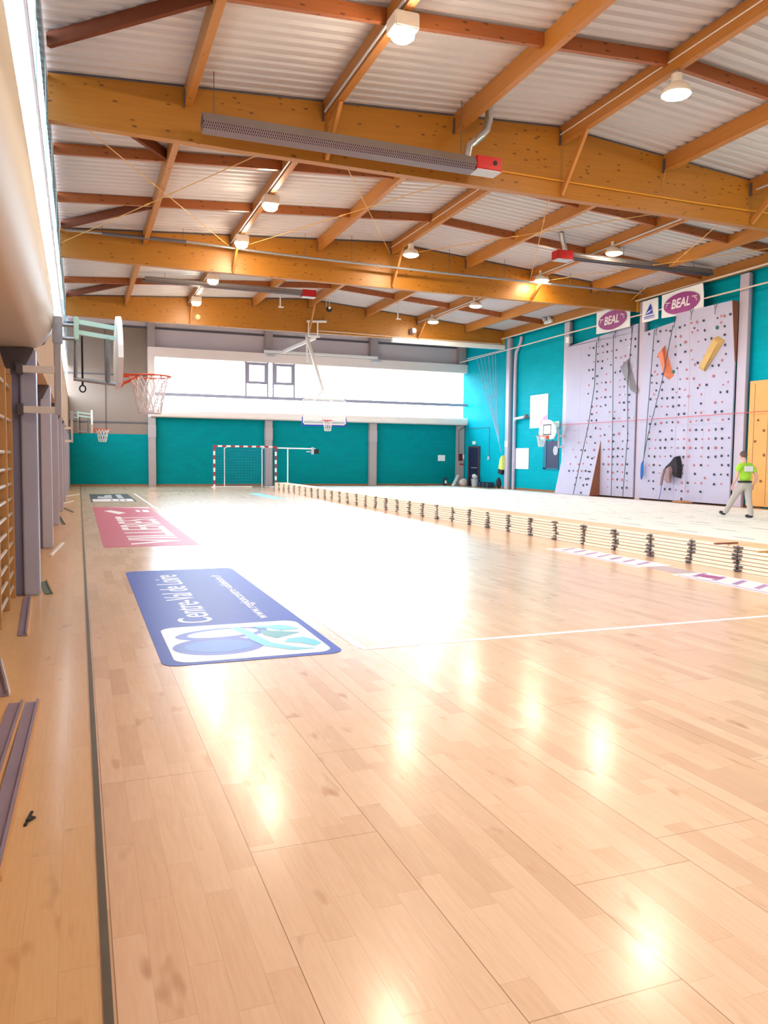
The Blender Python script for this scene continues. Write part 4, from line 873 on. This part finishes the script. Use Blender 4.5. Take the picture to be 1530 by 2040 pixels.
MB().bbox(XR-.1, XR-.004, 40.35, 40.65, 2.38, 2.56, .01).build('case', M_WHITE, g_); MB().box(XR-.104, XR-.101, 40.4, 40.6, 2.42, 2.52).build('face', M_MINT, g_)
# back wall corner fittings
fy = 41.7
tag(MB().bbox(20.68, 20.92, fy, fy+.055, 1.45, 1.85, .01).build('fire_alarm_box', pm('dark_red_box', S(110, 30, 52), S(96, 24, 44), 5, .4)), 'dark red box on the far corner column', 'box')
tag(MB().box(20.95, 21.05, fy+.03, fy+.055, 1.55, 1.8).build('notice_sheet', M_PAPER), 'small white notice beside the dark red box', 'notice')
tag(MB().box(20.75, 21.02, fy+.03, fy+.055, 1.2, 1.28).build('warning_label', M_RED), 'red warning strip below the dark red box', 'label')
tag(MB().box(19.5, 19.95, YB-.065, YB-.052, 1.42, 1.76).build('notice_sheet', M_PAPER), 'white sheet of paper on the teal back wall', 'notice')
b = MB(); b.tube([(20.6, 41.6, 3.2), (20.62, 41.6, 2.7), (20.62, 41.6, 1.9)], .015, 6); b.tube([(20.6, 41.6, 3.2), (20.9, 41.6, 3.35), (21.0, 41.6, 3.45)], .02, 6)
tag(b.build('wall_cable', M_BLACK), 'dark cable drop at the top of the far corner column', 'cable')
g_ = thing('fire_extinguisher', 'small dark extinguisher standing at the foot of the teal back wall', 'extinguisher', (19.75, 41.6, 0), None)
MB().lathe([(.09, 0), (.1, .03), (.1, .38), (.05, .46)], (19.75, 41.6, 0), 14).build('cylinder', M_DKBLUE, g_, True); MB().box(19.7, 19.8, 41.45, 41.5, .12, .3).build('label', M_PAPER, g_); MB().tube([(19.75, 41.6, .45), (19.85, 41.55, .5), (19.9, 41.5, .3)], .018, 6).build('hose', M_BLACK, g_)
tag(MB().bar((19.6, 40.2, .06), (20.5, 41.4, .6), .16, .05).build('leaning_plank', M_WHITE), 'white plank leaning by the far corner column', 'plank')
tag(MB().blob((20.45, 40.6, .25), .28, 9, 2, .3, (1, .8, .85)).build('white_sack', pm('sack_white', S(226, 214, 210), S(208, 194, 190), 6, .8), smooth=True), 'pale sack slumped on the floor before the far corner column', 'sack')
g_ = thing('waste_bin', 'pale round bin with a bag in it beside the dark door', 'bin', (20.75, 39.9, 0), None)
MB().lathe([(.16, 0), (.2, .42), (.21, .44)], (20.75, 39.8, .01), 16).build('bucket', M_LGREY, g_, True); MB().blob((20.75, 39.8, .56), .2, 12, 2, .3, (1, 1, .75)).build('bag', M_VWHITE, g_, True)

# ---------------------------------------------------------------- stacked court tiles
SX0, SX1 = 8.46, 8.98
TH, PIT, NL = .046, .0525, 7
proto = {}
def court_tile(par):
    g_ = thing('parquet_tile', 'x', 'floor tile', (8.72, 0, 0), 'stacked parquet tiles')
    b = MB(); b.box(SX0, SX1, -.43, .43, 0, TH-.008); b.build('core', M_EDGE, g_)
    b = MB(); b.box(SX0, SX1, -.43, .43, TH-.0079, TH); b.build('wear_layer', M_MAPLE, g_)
    o = (.0, .04, -.02, .06)[par]
    for s_ in (-1, 1):
        yc_ = s_*(.44 - .02*(par % 2)); b = MB(); e = .055+o; x_ = SX0-.03-.012*par
        b.prism([(x_, yc_-.014), (SX0-.004, yc_-e*.6), (SX0-.001, yc_-e*.6), (SX0+.04, yc_-.012), (SX0+.04, yc_+.012), (SX0-.001, yc_+e*.6), (SX0-.004, yc_+e*.6), (x_, yc_+.014)], .010, .028, 'z')
        b.build('edge_clip', M_DGREY, g_)
    return g_
rnd = random.Random(3)
for k in range(32):
    yc = 8.40 + .894*(k-1) + .447
    nl = NL if k > 0 else NL
    for j in range(nl):
        par = rnd.randrange(4)
        lab = 'maple parquet tile in the %s stack from the camera, %s up from the floor' % (ordn(k), ordn(j))
        loc = (8.72 + rnd.uniform(-.012, .012), yc+rnd.uniform(-.006, .006), .003 + PIT*j)
        if par not in proto:
            proto[par] = court_tile(par); o = proto[par]; o.location = loc; o['label'] = lab
        else: o = dup(proto[par], loc, lab)
ztop = .003+PIT*(NL-1)+TH
tag(MB().bar((8.2, 8.55, ztop+.011), (8.62, 8.58, ztop+.011), .05, .02).build('timber_batten', M_BROWN), 'short brown batten lying across the second stack from the camera', 'batten')
tag(MB().bar((8.0, 7.62, ztop+.011), (8.75, 7.6, ztop+.011), .05, .02).build('timber_batten', M_TIMB), 'ochre batten lying across the nearest stack', 'batten')
# white underlay sheets to the right of the stacks
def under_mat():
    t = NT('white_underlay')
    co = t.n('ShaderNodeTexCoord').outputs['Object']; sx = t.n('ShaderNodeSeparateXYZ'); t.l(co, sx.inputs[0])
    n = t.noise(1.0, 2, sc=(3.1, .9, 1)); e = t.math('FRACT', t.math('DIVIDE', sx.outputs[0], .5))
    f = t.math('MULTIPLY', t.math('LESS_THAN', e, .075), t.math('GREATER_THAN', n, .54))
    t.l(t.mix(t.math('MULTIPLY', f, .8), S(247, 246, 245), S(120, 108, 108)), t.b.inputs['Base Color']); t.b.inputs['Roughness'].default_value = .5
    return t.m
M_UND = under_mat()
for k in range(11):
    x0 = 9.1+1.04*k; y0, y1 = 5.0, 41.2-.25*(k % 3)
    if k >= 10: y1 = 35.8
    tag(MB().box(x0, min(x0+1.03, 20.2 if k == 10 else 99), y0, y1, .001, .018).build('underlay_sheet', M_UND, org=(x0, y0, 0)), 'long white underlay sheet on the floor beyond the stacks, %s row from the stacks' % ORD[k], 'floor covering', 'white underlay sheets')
tag(MB().blob((20.35, 22.9, .05), .22, 21, 2, .3, (1.1, 2.4, .25)).build('folded_cloth', pm('tan_cloth', S(176, 128, 84), S(156, 108, 66), 6, .8), smooth=True), 'small tan heap on the floor at the foot of the right climbing panel', 'cloth')

# ---------------------------------------------------------------- floor stickers and lines
def line(x0, x1, y0, y1, label):
    tag(MB().box(x0, x1, y0, y1, .0005, .0022).build('court_line', M_VWHITE), label, 'floor marking', 'court lines')
line(2.07, 8.3, 5.80, 5.86, 'white court line running across to the right in the foreground')
line(2.04, 2.11, 5.87, 33.6, 'white court line running along the floor right of the stickers')
def rounded(x0, x1, y0, y1, r, n=6):
    P = []
    for cx_, cy_, a0 in ((x1-r, y1-r, 0), (x0+r, y1-r, 90), (x0+r, y0+r, 180), (x1-r, y0+r, 270)):
        for k in range(n+1): a = math.radians(a0+90*k/n); P.append((cx_+r*math.cos(a), cy_+r*math.sin(a)))
    return P
g_ = thing('floor_sticker', 'blue floor sticker with white logo box at its near end', 'floor sticker', (1.23, 8.3, 0), 'floor stickers')
MB().prism(rounded(.54, 1.91, 5.76, 10.76, .13), .0005, .003, 'z').build('sheet', M_BLUE, g_)
MB().prism(rounded(.635, 1.84, 5.83, 7.08, .13), .0031, .004, 'z').build('logo_box', M_VWHITE, g_)
text('title_lettering', 'Centre-Val de Loire', .44, (1.13, 7.22, .0035), ON_FLOOR, M_VWHITE, g_, sx=.86, depth=.0004)
text('address_lettering', 'www.regioncentre-valdeloire.fr', .16, (1.64, 7.25, .0035), ON_FLOOR, M_VWHITE, g_, sx=1.42, depth=.0004)
# logo: heart, river ribbon, leaf shapes (in a u along reading direction, v up frame)
def uv(poly): return [(1.24-v, 6.455+u) for u, v in poly]
def flat(poly, z, mat, nm): return MB().prism(uv(poly), z, z+.0005, 'z').build(nm, mat, g_)
heart_o = [(.1, .55), (-.1, .50), (-.32, .30), (-.42, 0), (-.46, .25), (-.38, .46), (-.2, .55)]
def arc(c, a, b_, t0, t1, n=16, rot=0): return [(c[0]+a*math.cos(math.radians(t0+(t1-t0)*k/n)), c[1]+b_*math.sin(math.radians(t0+(t1-t0)*k/n))) for k in range(n+1)]
flat(ellipse((-.18, .22), .30, .36, 28, .0), .0041, pm('logo_blue', S(96, 120, 206), S(84, 106, 192), 5, .4), 'logo_lobe')
flat(ellipse((.26, .12), .21, .40, 28, .15), .0042, MATS['logo_blue'], 'logo_lobe')
flat(ellipse((.27, .11), .14, .31, 28, .15), .0048, M_VWHITE, 'logo_counter')
flat(ellipse((-.18, .22), .21, .27, 28, .0), .0047, pm('logo_pale_blue', S(92, 140, 220), S(84, 128, 206), 5, .4), 'logo_lobe_fill')
rib = [(.5, -.02), (.42, -.08), (.2, -.13), (.0, -.16), (-.2, -.2), (-.42, -.36), (-.5, -.5), (-.5, -.3), (-.3, -.12), (-.05, -.06), (.2, -.04), (.42, .02)]
flat(rib, .0053, M_AQUA, 'logo_river')
flat([(.3, -.2), (.08, -.2), (-.06, -.28), (.1, -.52)], .0054, M_TEALV, 'logo_leaf')
flat([(.46, -.18), (.36, -.2), (.34, -.3), (.22, -.38), (.24, -.55), (.36, -.5), (.46, -.42), (.44, -.3)], .0054, M_AQUA, 'logo_bush')
flat([(-.1, -.36), (-.22, -.3), (-.28, -.42), (-.42, -.5), (-.34, -.58), (-.2, -.56), (-.08, -.5)], .0054, M_AQUA, 'logo_bush')
g_ = thing('floor_sticker', 'rose pink floor sticker with tall white letters, behind the blue one', 'floor sticker', (1.1, 19.2, 0), 'floor stickers')
MB().box(.36, 1.92, 13.75, 24.75, .0005, .003).build('sheet', M_PINK, g_)
text('sponsor_lettering', 'VILLEREST', 1.25, (1.68, 14.1, .0035), ON_FLOOR, M_VWHITE, g_, sx=1.18, depth=.0004, bold=.01)
b = MB(); b.prism([(.62, 22.9), (.95, 21.6), (1.15, 22.1), (.8, 23.3)], .0031, .004, 'z'); b.prism([(1.45, 22.4), (1.55, 22.4), (1.55, 23.2), (1.45, 23.2)], .0031, .004, 'z'); b.prism([(1.62, 22.3), (1.78, 22.3), (1.78, 23.2), (1.62, 23.2)], .0031, .004, 'z')
b.prism([(.72, 24.5), (1.9, 23.95), (1.9, 24.4)], .0031, .004, 'z'); b.build('sponsor_emblem', M_VWHITE, g_)
g_ = thing('floor_sticker', 'dark floor sticker with pale band, farthest along the left side', 'floor sticker', (1.1, 30, 0), 'floor stickers')
MB().box(.36, 1.8, 27.5, 33.2, .0005, .003).build('sheet', M_VBLACK, g_)
MB().box(.42, 1.72, 27.7, 29.4, .0031, .004).build('pale_band', M_VWHITE, g_)
b = MB(); b.prism([(.6, 29.9), (.85, 29.7), (1.1, 29.8), (1.15, 32.5), (.9, 32.2), (.85, 31), (.65, 31.6)], .0031, .004, 'z'); b.box(1.3, 1.5, 29.8, 32.7, .0031, .004); b.build('pale_figure', M_LGREY, g_)
b = MB(); [b.box(x, x+.06, 28.2, 28.9, .0041, .005) for x in (1.0, 1.25, 1.45)]; b.build('small_marks', M_VBLACK, g_)
def strokes(name, cx0, cx1, y0, y1, label, n, arrow):
    g_ = thing(name, label, 'floor sticker', ((cx0+cx1)/2, (y0+y1)/2, 0), 'floor stickers')
    MB().box(cx0, cx1, y0, y1, .0005, .003).build('sheet', M_VWHITE, g_)
    b = MB()
    for k in range(n):
        yy = y0+.25+(y1-y0-.5)*k/(n-1); b.prism([(cx0+.16, yy-.07), (cx0+.16, yy+.02), (cx1-.06, yy+.22), (cx1-.06, yy+.13)], .0031, .004, 'z')
    b.box(cx0+.04, cx0+.07, y0+.1, y1-.1, .0031, .004)
    b.build('purple_strokes', pm('mauve_print', S(168, 128, 190), S(158, 116, 180), 5, .4), g_)
    if arrow: MB().prism(ellipse(((cx0+cx1)/2+.05, y1-.35), .12, .2, 16), .0041, .005, 'z').build('emblem', M_PURPLE, g_)
strokes('floor_sticker', 7.4, 8.0, 9.15, 11.55, 'white floor sticker with slanting mauve strokes beside the stacks, farther one', 7, False)
strokes('floor_sticker', 7.35, 7.95, 5.9, 8.45, 'white floor sticker with slanting mauve strokes at the right edge, nearer one', 7, True)
tag(MB().box(7.5, 7.86, 8.46, 9.14, .0005, .003).build('floor_sticker', pm('grey_mauve', S(190, 170, 180), S(176, 156, 170), 5, .4)), 'small grey mauve floor patch between the two mauve stickers', 'floor sticker', 'floor stickers')
tag(MB().box(2.9, 5.2, 35.85, 36.15, .0005, .003).build('floor_marking', M_VBLACK), 'dark short floor marking before the far teal wall', 'floor marking')
tag(MB().box(6.6, 7.1, 28.4, 33.2, .0005, .003).build('floor_marking', M_AQUA), 'pale aqua floor marking along the far stacks', 'floor marking')

# ---------------------------------------------------------------- left side: wall bars and loose trims
g_ = thing('wall_bars', 'wooden wall bars against the left wall before the nearest column', 'wall bars', (-.7, 8.3, 0), None)
for y in (6.6, 7.5, 8.4, 9.14): MB().bbox(-.74, -.64, y-.025, y+.025, 0, 2.34, .006).build('upright', M_TIMB, g_)
for z in [.12+.155*i for i in range(9)] + [1.53, 1.86, 2.2]: MB().tube([(-.67, 6.58, z), (-.67, 9.13, z)], .019, 8).build('rung', pm('worn_rung', S(196, 176, 158), S(180, 158, 138), 6, .5), g_)
MB().box(-.8, -.76, 6.5, 9.2, .0, 2.4).build('backing_board', pm('backing_wood', S(132, 106, 70), S(116, 90, 56), 4, .6, sc=(1, 1, .3)), g_)
M_TRIMG = pm('trim_profile', S(162, 152, 182), S(140, 130, 164), 4, .4, .2)
def angle(p, q, w, h, mat, label, edge=None, grp='loose edge trims'):
    """L-shaped edge trim lying on the floor from p to q"""
    p, q = Vector((p[0], p[1], 0)), Vector((q[0], q[1], 0)); d = (q-p).normalized(); a = Vector((d.y, -d.x, 0))
    c_ = thing('edge_trim', label, 'trim', (p+q)/2, grp)
    pr2 = [(-w/2, .002), (w/2, .002), (w/2, h), (w/2-.012, h), (w/2-.016, .012), (-w/2, .012)]
    b = MB(); n = len(pr2); b.add([p+a*s_+Vector((0, 0, z)) for s_, z in pr2] + [q+a*s_+Vector((0, 0, z)) for s_, z in pr2], [tuple(range(n)), tuple(range(n, 2*n))] + [(i, (i+1) % n, n+(i+1) % n, n+i) for i in range(n)])
    b.build('profile', mat, c_)
    if edge:
        o_ = a*(w/2+.007); MB().bar(p+o_+Vector((0, 0, .012)), q+o_+Vector((0, 0, .012)), .012, .02).build('wood_edge', edge, c_)
    return c_
M_WEDGE = pm('wood_edge', S(226, 176, 124), S(212, 160, 108), 6, .5)
angle((-.325, 3.0), (-.285, 5.16), .075, .03, M_TRIMG, 'long grey edge trim on the left floor, right one of the pair', M_WEDGE)
angle((-.43, 3.0), (-.375, 5.17), .08, .03, M_TRIMG, 'long grey edge trim on the left floor, left one of the pair', M_WEDGE)
angle((-.46, 7.15), (-.525, 9.08), .065, .03, M_TRIMG, 'grey edge trim lying before the nearest column', M_WEDGE)
angle((-.455, 5.37), (-.58, 6.3), .05, .04, M_TRIMG, 'short grey edge trim at the left picture edge', M_WHITE)
angle((-.325, 9.25), (-.41, 10.15), .07, .03, pm('green_trim', S(86, 128, 118), S(74, 114, 104), 5, .4), 'green edge trim at the foot of the nearest column', M_WEDGE)
angle((-.42, 12.86), (-.28, 14.66), .045, .02, M_WHITE, 'white edge trim beyond the second column')
angle((-.32, 18.65), (-.46, 20.9), .06, .02, M_VBLACK, 'dark edge trim at the third column', M_WHITE)
angle((-.17, 22.6), (-.42, 24.5), .06, .02, pm('slate_trim', S(96, 108, 104), S(84, 96, 92), 5, .4), 'slate edge trim slanting across the left strip')
angle((-.49, 26.9), (-.2, 28.1), .06, .025, M_WHITE, 'white edge trim near the far left, nearer one')
angle((-.46, 31.5), (-.02, 33.3), .06, .025, M_WHITE, 'white edge trim near the far left, farther one')
b = MB(); b.bar((-.225, 3.43, .004), (-.205, 3.56, .004), .012, .005); b.bar((-.218, 3.47, .006), (-.195, 3.5, .006), .02, .005)
tag(b.build('wood_chip', M_BLACK), 'tiny dark splinter on the left floor strip', 'debris')

# ---------------------------------------------------------------- person
def skin(name, nodes, edges, mat, parent, sub=2, loc=Vector((0, 0, 0))):
    me = bpy.data.meshes.new(name); me.from_pydata([n[:3] for n in nodes], edges, [])
    o = bpy.data.objects.new(name, me); COL.objects.link(o)
    md = o.modifiers.new('skin', 'SKIN'); md.use_smooth_shade = True
    for i, n in enumerate(nodes):
        sv = me.skin_vertices[0].data[i]; r = n[3]; sv.radius = r if isinstance(r, tuple) else (r, r); sv.use_root = (i == 0)
    s_ = o.modifiers.new('sub', 'SUBSURF'); s_.levels = sub; s_.render_levels = sub
    dg = bpy.context.evaluated_depsgraph_get(); m2 = bpy.data.meshes.new_from_object(o.evaluated_get(dg)); m2.name = name
    bpy.data.objects.remove(o); bpy.data.meshes.remove(me)
    m2.materials.clear(); m2.materials.append(mat)
    for p in m2.polygons: p.use_smooth = True
    ob = bpy.data.objects.new(name, m2); COL.objects.link(ob); ob.parent = parent
    return ob
PZ = .02
pr = thing('person', 'person in a lime green T-shirt and grey trousers walking away past the climbing wall', 'person', (16.72, 16.45, PZ), None)
pr.scale = (1.12, 1.06, 1.0)
M_SKIN = pm('skin_tone', S(226, 178, 160), S(214, 164, 146), 8, .5)
N = [(0, 0, .95, (.10, .08)), (0, .01, 1.12, (.115, .085)), (0, .02, 1.32, (.135, .09)), (0, .035, 1.46, (.07, .06)), (0, .06, 1.54, (.05, .055)),   # 0-4 trunk
     (0, .095, 1.62, (.072, .085)), (0, .10, 1.70, (.076, .09)), (0, .09, 1.76, (.05, .06))]
E_ = [(0, 1), (1, 2), (2, 3), (3, 4), (4, 5), (5, 6), (6, 7)]
def limb(start, pts):
    last = start
    for p in pts: N.append(p); E_.append((last, len(N)-1)); last = len(N)-1
    return last
def hand(w, dirv, side, wp):
    d = Vector(dirv).normalized(); s_ = Vector((side, 0, 0)); f = d.cross(Vector((1, 0, 0))).normalized()
    p = Vector(wp) + d*.06; N.append((p.x, p.y, p.z, (.02, .034))); E_.append((w, len(N)-1)); palm = len(N)-1
    for k, ln in enumerate((.075, .085, .08, .062)):
        off = f*(.027-.018*k)
        a = p + off + d*.035; b_ = p + off*1.1 + d*(.035+ln*.5) - s_*.012; c_ = p + off*1.1 + d*(.035+ln*.85) - s_*.035
        limb(palm, [(a.x, a.y, a.z, .009), (b_.x, b_.y, b_.z, .0085), (c_.x, c_.y, c_.z, .0075)])
    a = Vector(wp) + d*.035 + f*.035 - s_*.01; b_ = a + d*.035 + f*.022 - s_*.012
    limb(palm, [(a.x, a.y, a.z, .010), (b_.x, b_.y, b_.z, .009)])
wl = limb(2, [(-.13, .02, 1.40, .07), (-.2, .01, 1.36, .055), (-.25, -.02, 1.22, .046), (-.27, -.03, 1.10, .042), (-.265, .05, .98, .036), (-.255, .12, .88, .026)])
hand(wl, (.0, .35, -.9), -1, (-.255, .12, .88))
wr_ = limb(2, [(.13, .02, 1.40, .07), (.2, .0, 1.36, .055), (.25, -.06, 1.22, .046), (.27, -.1, 1.10, .042), (.27, -.06, .98, .036), (.265, .0, .87, .026)])
hand(wr_, (.0, .3, -.95), 1, (.265, .0, .87))
limb(0, [(-.08, .0, .88, .078), (-.095, .16, .66, .066), (-.095, .28, .48, .06), (-.1, .38, .30, .048), (-.1, .50, .12, .04), (-.1, .55, .075, .042), (-.1, .68, .11, .036)])
limb(0, [(.08, -.01, .88, .078), (.095, -.02, .66, .066), (.095, -.04, .48, .06), (.095, -.10, .28, .048), (.095, -.17, .10, .04), (.095, -.15, .05, .042), (.095, -.01, .04, .036)])
skin('body', N, E_, M_SKIN, pr)
M_LIME = pm('lime_cotton', S(176, 226, 70), S(158, 212, 56), 5, .8)
T = [(0, 0, .93, (.172, .128)), (0, .005, 1.12, (.16, .118)), (0, .02, 1.30, (.172, .122)), (0, .03, 1.42, (.13, .095)), (0, .036, 1.47, (.075, .07)),
     (-.14, .02, 1.40, .085), (-.21, .0, 1.34, .074), (-.255, -.015, 1.21, .068), (.14, .02, 1.40, .085), (.21, -.01, 1.34, .074), (.255, -.055, 1.21, .068)]
skin('t_shirt', T, [(0, 1), (1, 2), (2, 3), (3, 4), (3, 5), (5, 6), (6, 7), (3, 8), (8, 9), (9, 10)], M_LIME, pr)
MB().bbox(16.72-.135, 16.72+.125, 16.45-.128, 16.45-.105, PZ+1.24, PZ+1.39, .008).build('back_print', M_VWHITE, pr)
M_TROU = pm('grey_cotton', S(196, 186, 180), S(182, 172, 166), 5, .8)
L = [(0, 0, 1.03, (.152, .118)), (0, 0, .9, (.14, .115)), (-.09, .02, .83, .108), (-.095, .16, .65, .094), (-.097, .28, .48, .078), (-.1, .38, .30, .072), (-.1, .515, .075, .062),
     (.09, -.01, .83, .108), (.095, -.02, .65, .094), (.095, -.045, .48, .078), (.095, -.10, .28, .072), (.095, -.165, .035, .062)]
skin('trousers', L, [(0, 1), (1, 2), (2, 3), (3, 4), (4, 5), (5, 6), (1, 7), (7, 8), (8, 9), (9, 10), (10, 11)], M_TROU, pr)
MB().lathe([(.176, 0), (.182, .02), (.176, .045)], (0, 0, 0), 20).xf(Matrix.Translation((16.72, 16.45, PZ+.945)) @ Matrix.Diagonal((1, .78, 1, 1))).build('belt', M_BLACK, pr, True)
skin('shoe', [(-.1, .49, .075, .05), (-.1, .58, .075, .05), (-.1, .70, .12, .042)], [(0, 1), (1, 2)], M_BLACK, pr)
skin('shoe', [(.095, -.19, .055, .05), (.095, -.09, .05, .05), (.095, .03, .042, .042)], [(0, 1), (1, 2)], M_BLACK, pr)
hb = MB(); hb.blob((16.72, 16.45+.075, PZ+1.70), .098, 3, 3, .03, (.88, 1.0, .98))
hb.v = [v if (v.y-16.45 < .13 or v.z-PZ > 1.73) else Vector((v.x, 16.45+.13, v.z)) for v in hb.v]
hb.build('hair', pm('brown_hair', S(112, 88, 86), S(92, 70, 70), 20, .7), pr, True)
for s_ in (-1, 1):
    MB().blob((16.72+s_*.08, 16.45+.085, PZ+1.645), .022, 5, 2, .1, (.5, .9, 1.3)).build('ear', M_SKIN, pr, True)
    MB().blob((16.72+s_*.03, 16.45+.178, PZ+1.665), .010, 5, 2, .02, (1, .7, .8)).build('eye', M_BLACK, pr, True)
MB().blob((16.72, 16.45+.19, PZ+1.635), .016, 6, 2, .1, (.8, 1, 1.4)).build('nose', M_SKIN, pr, True)
MB().blob((16.72, 16.45+.176, PZ+1.597), .018, 6, 2, .05, (1.2, .5, .35)).build('mouth', pm('lip', S(186, 110, 104), S(176, 100, 96), 8, .5), pr, True)
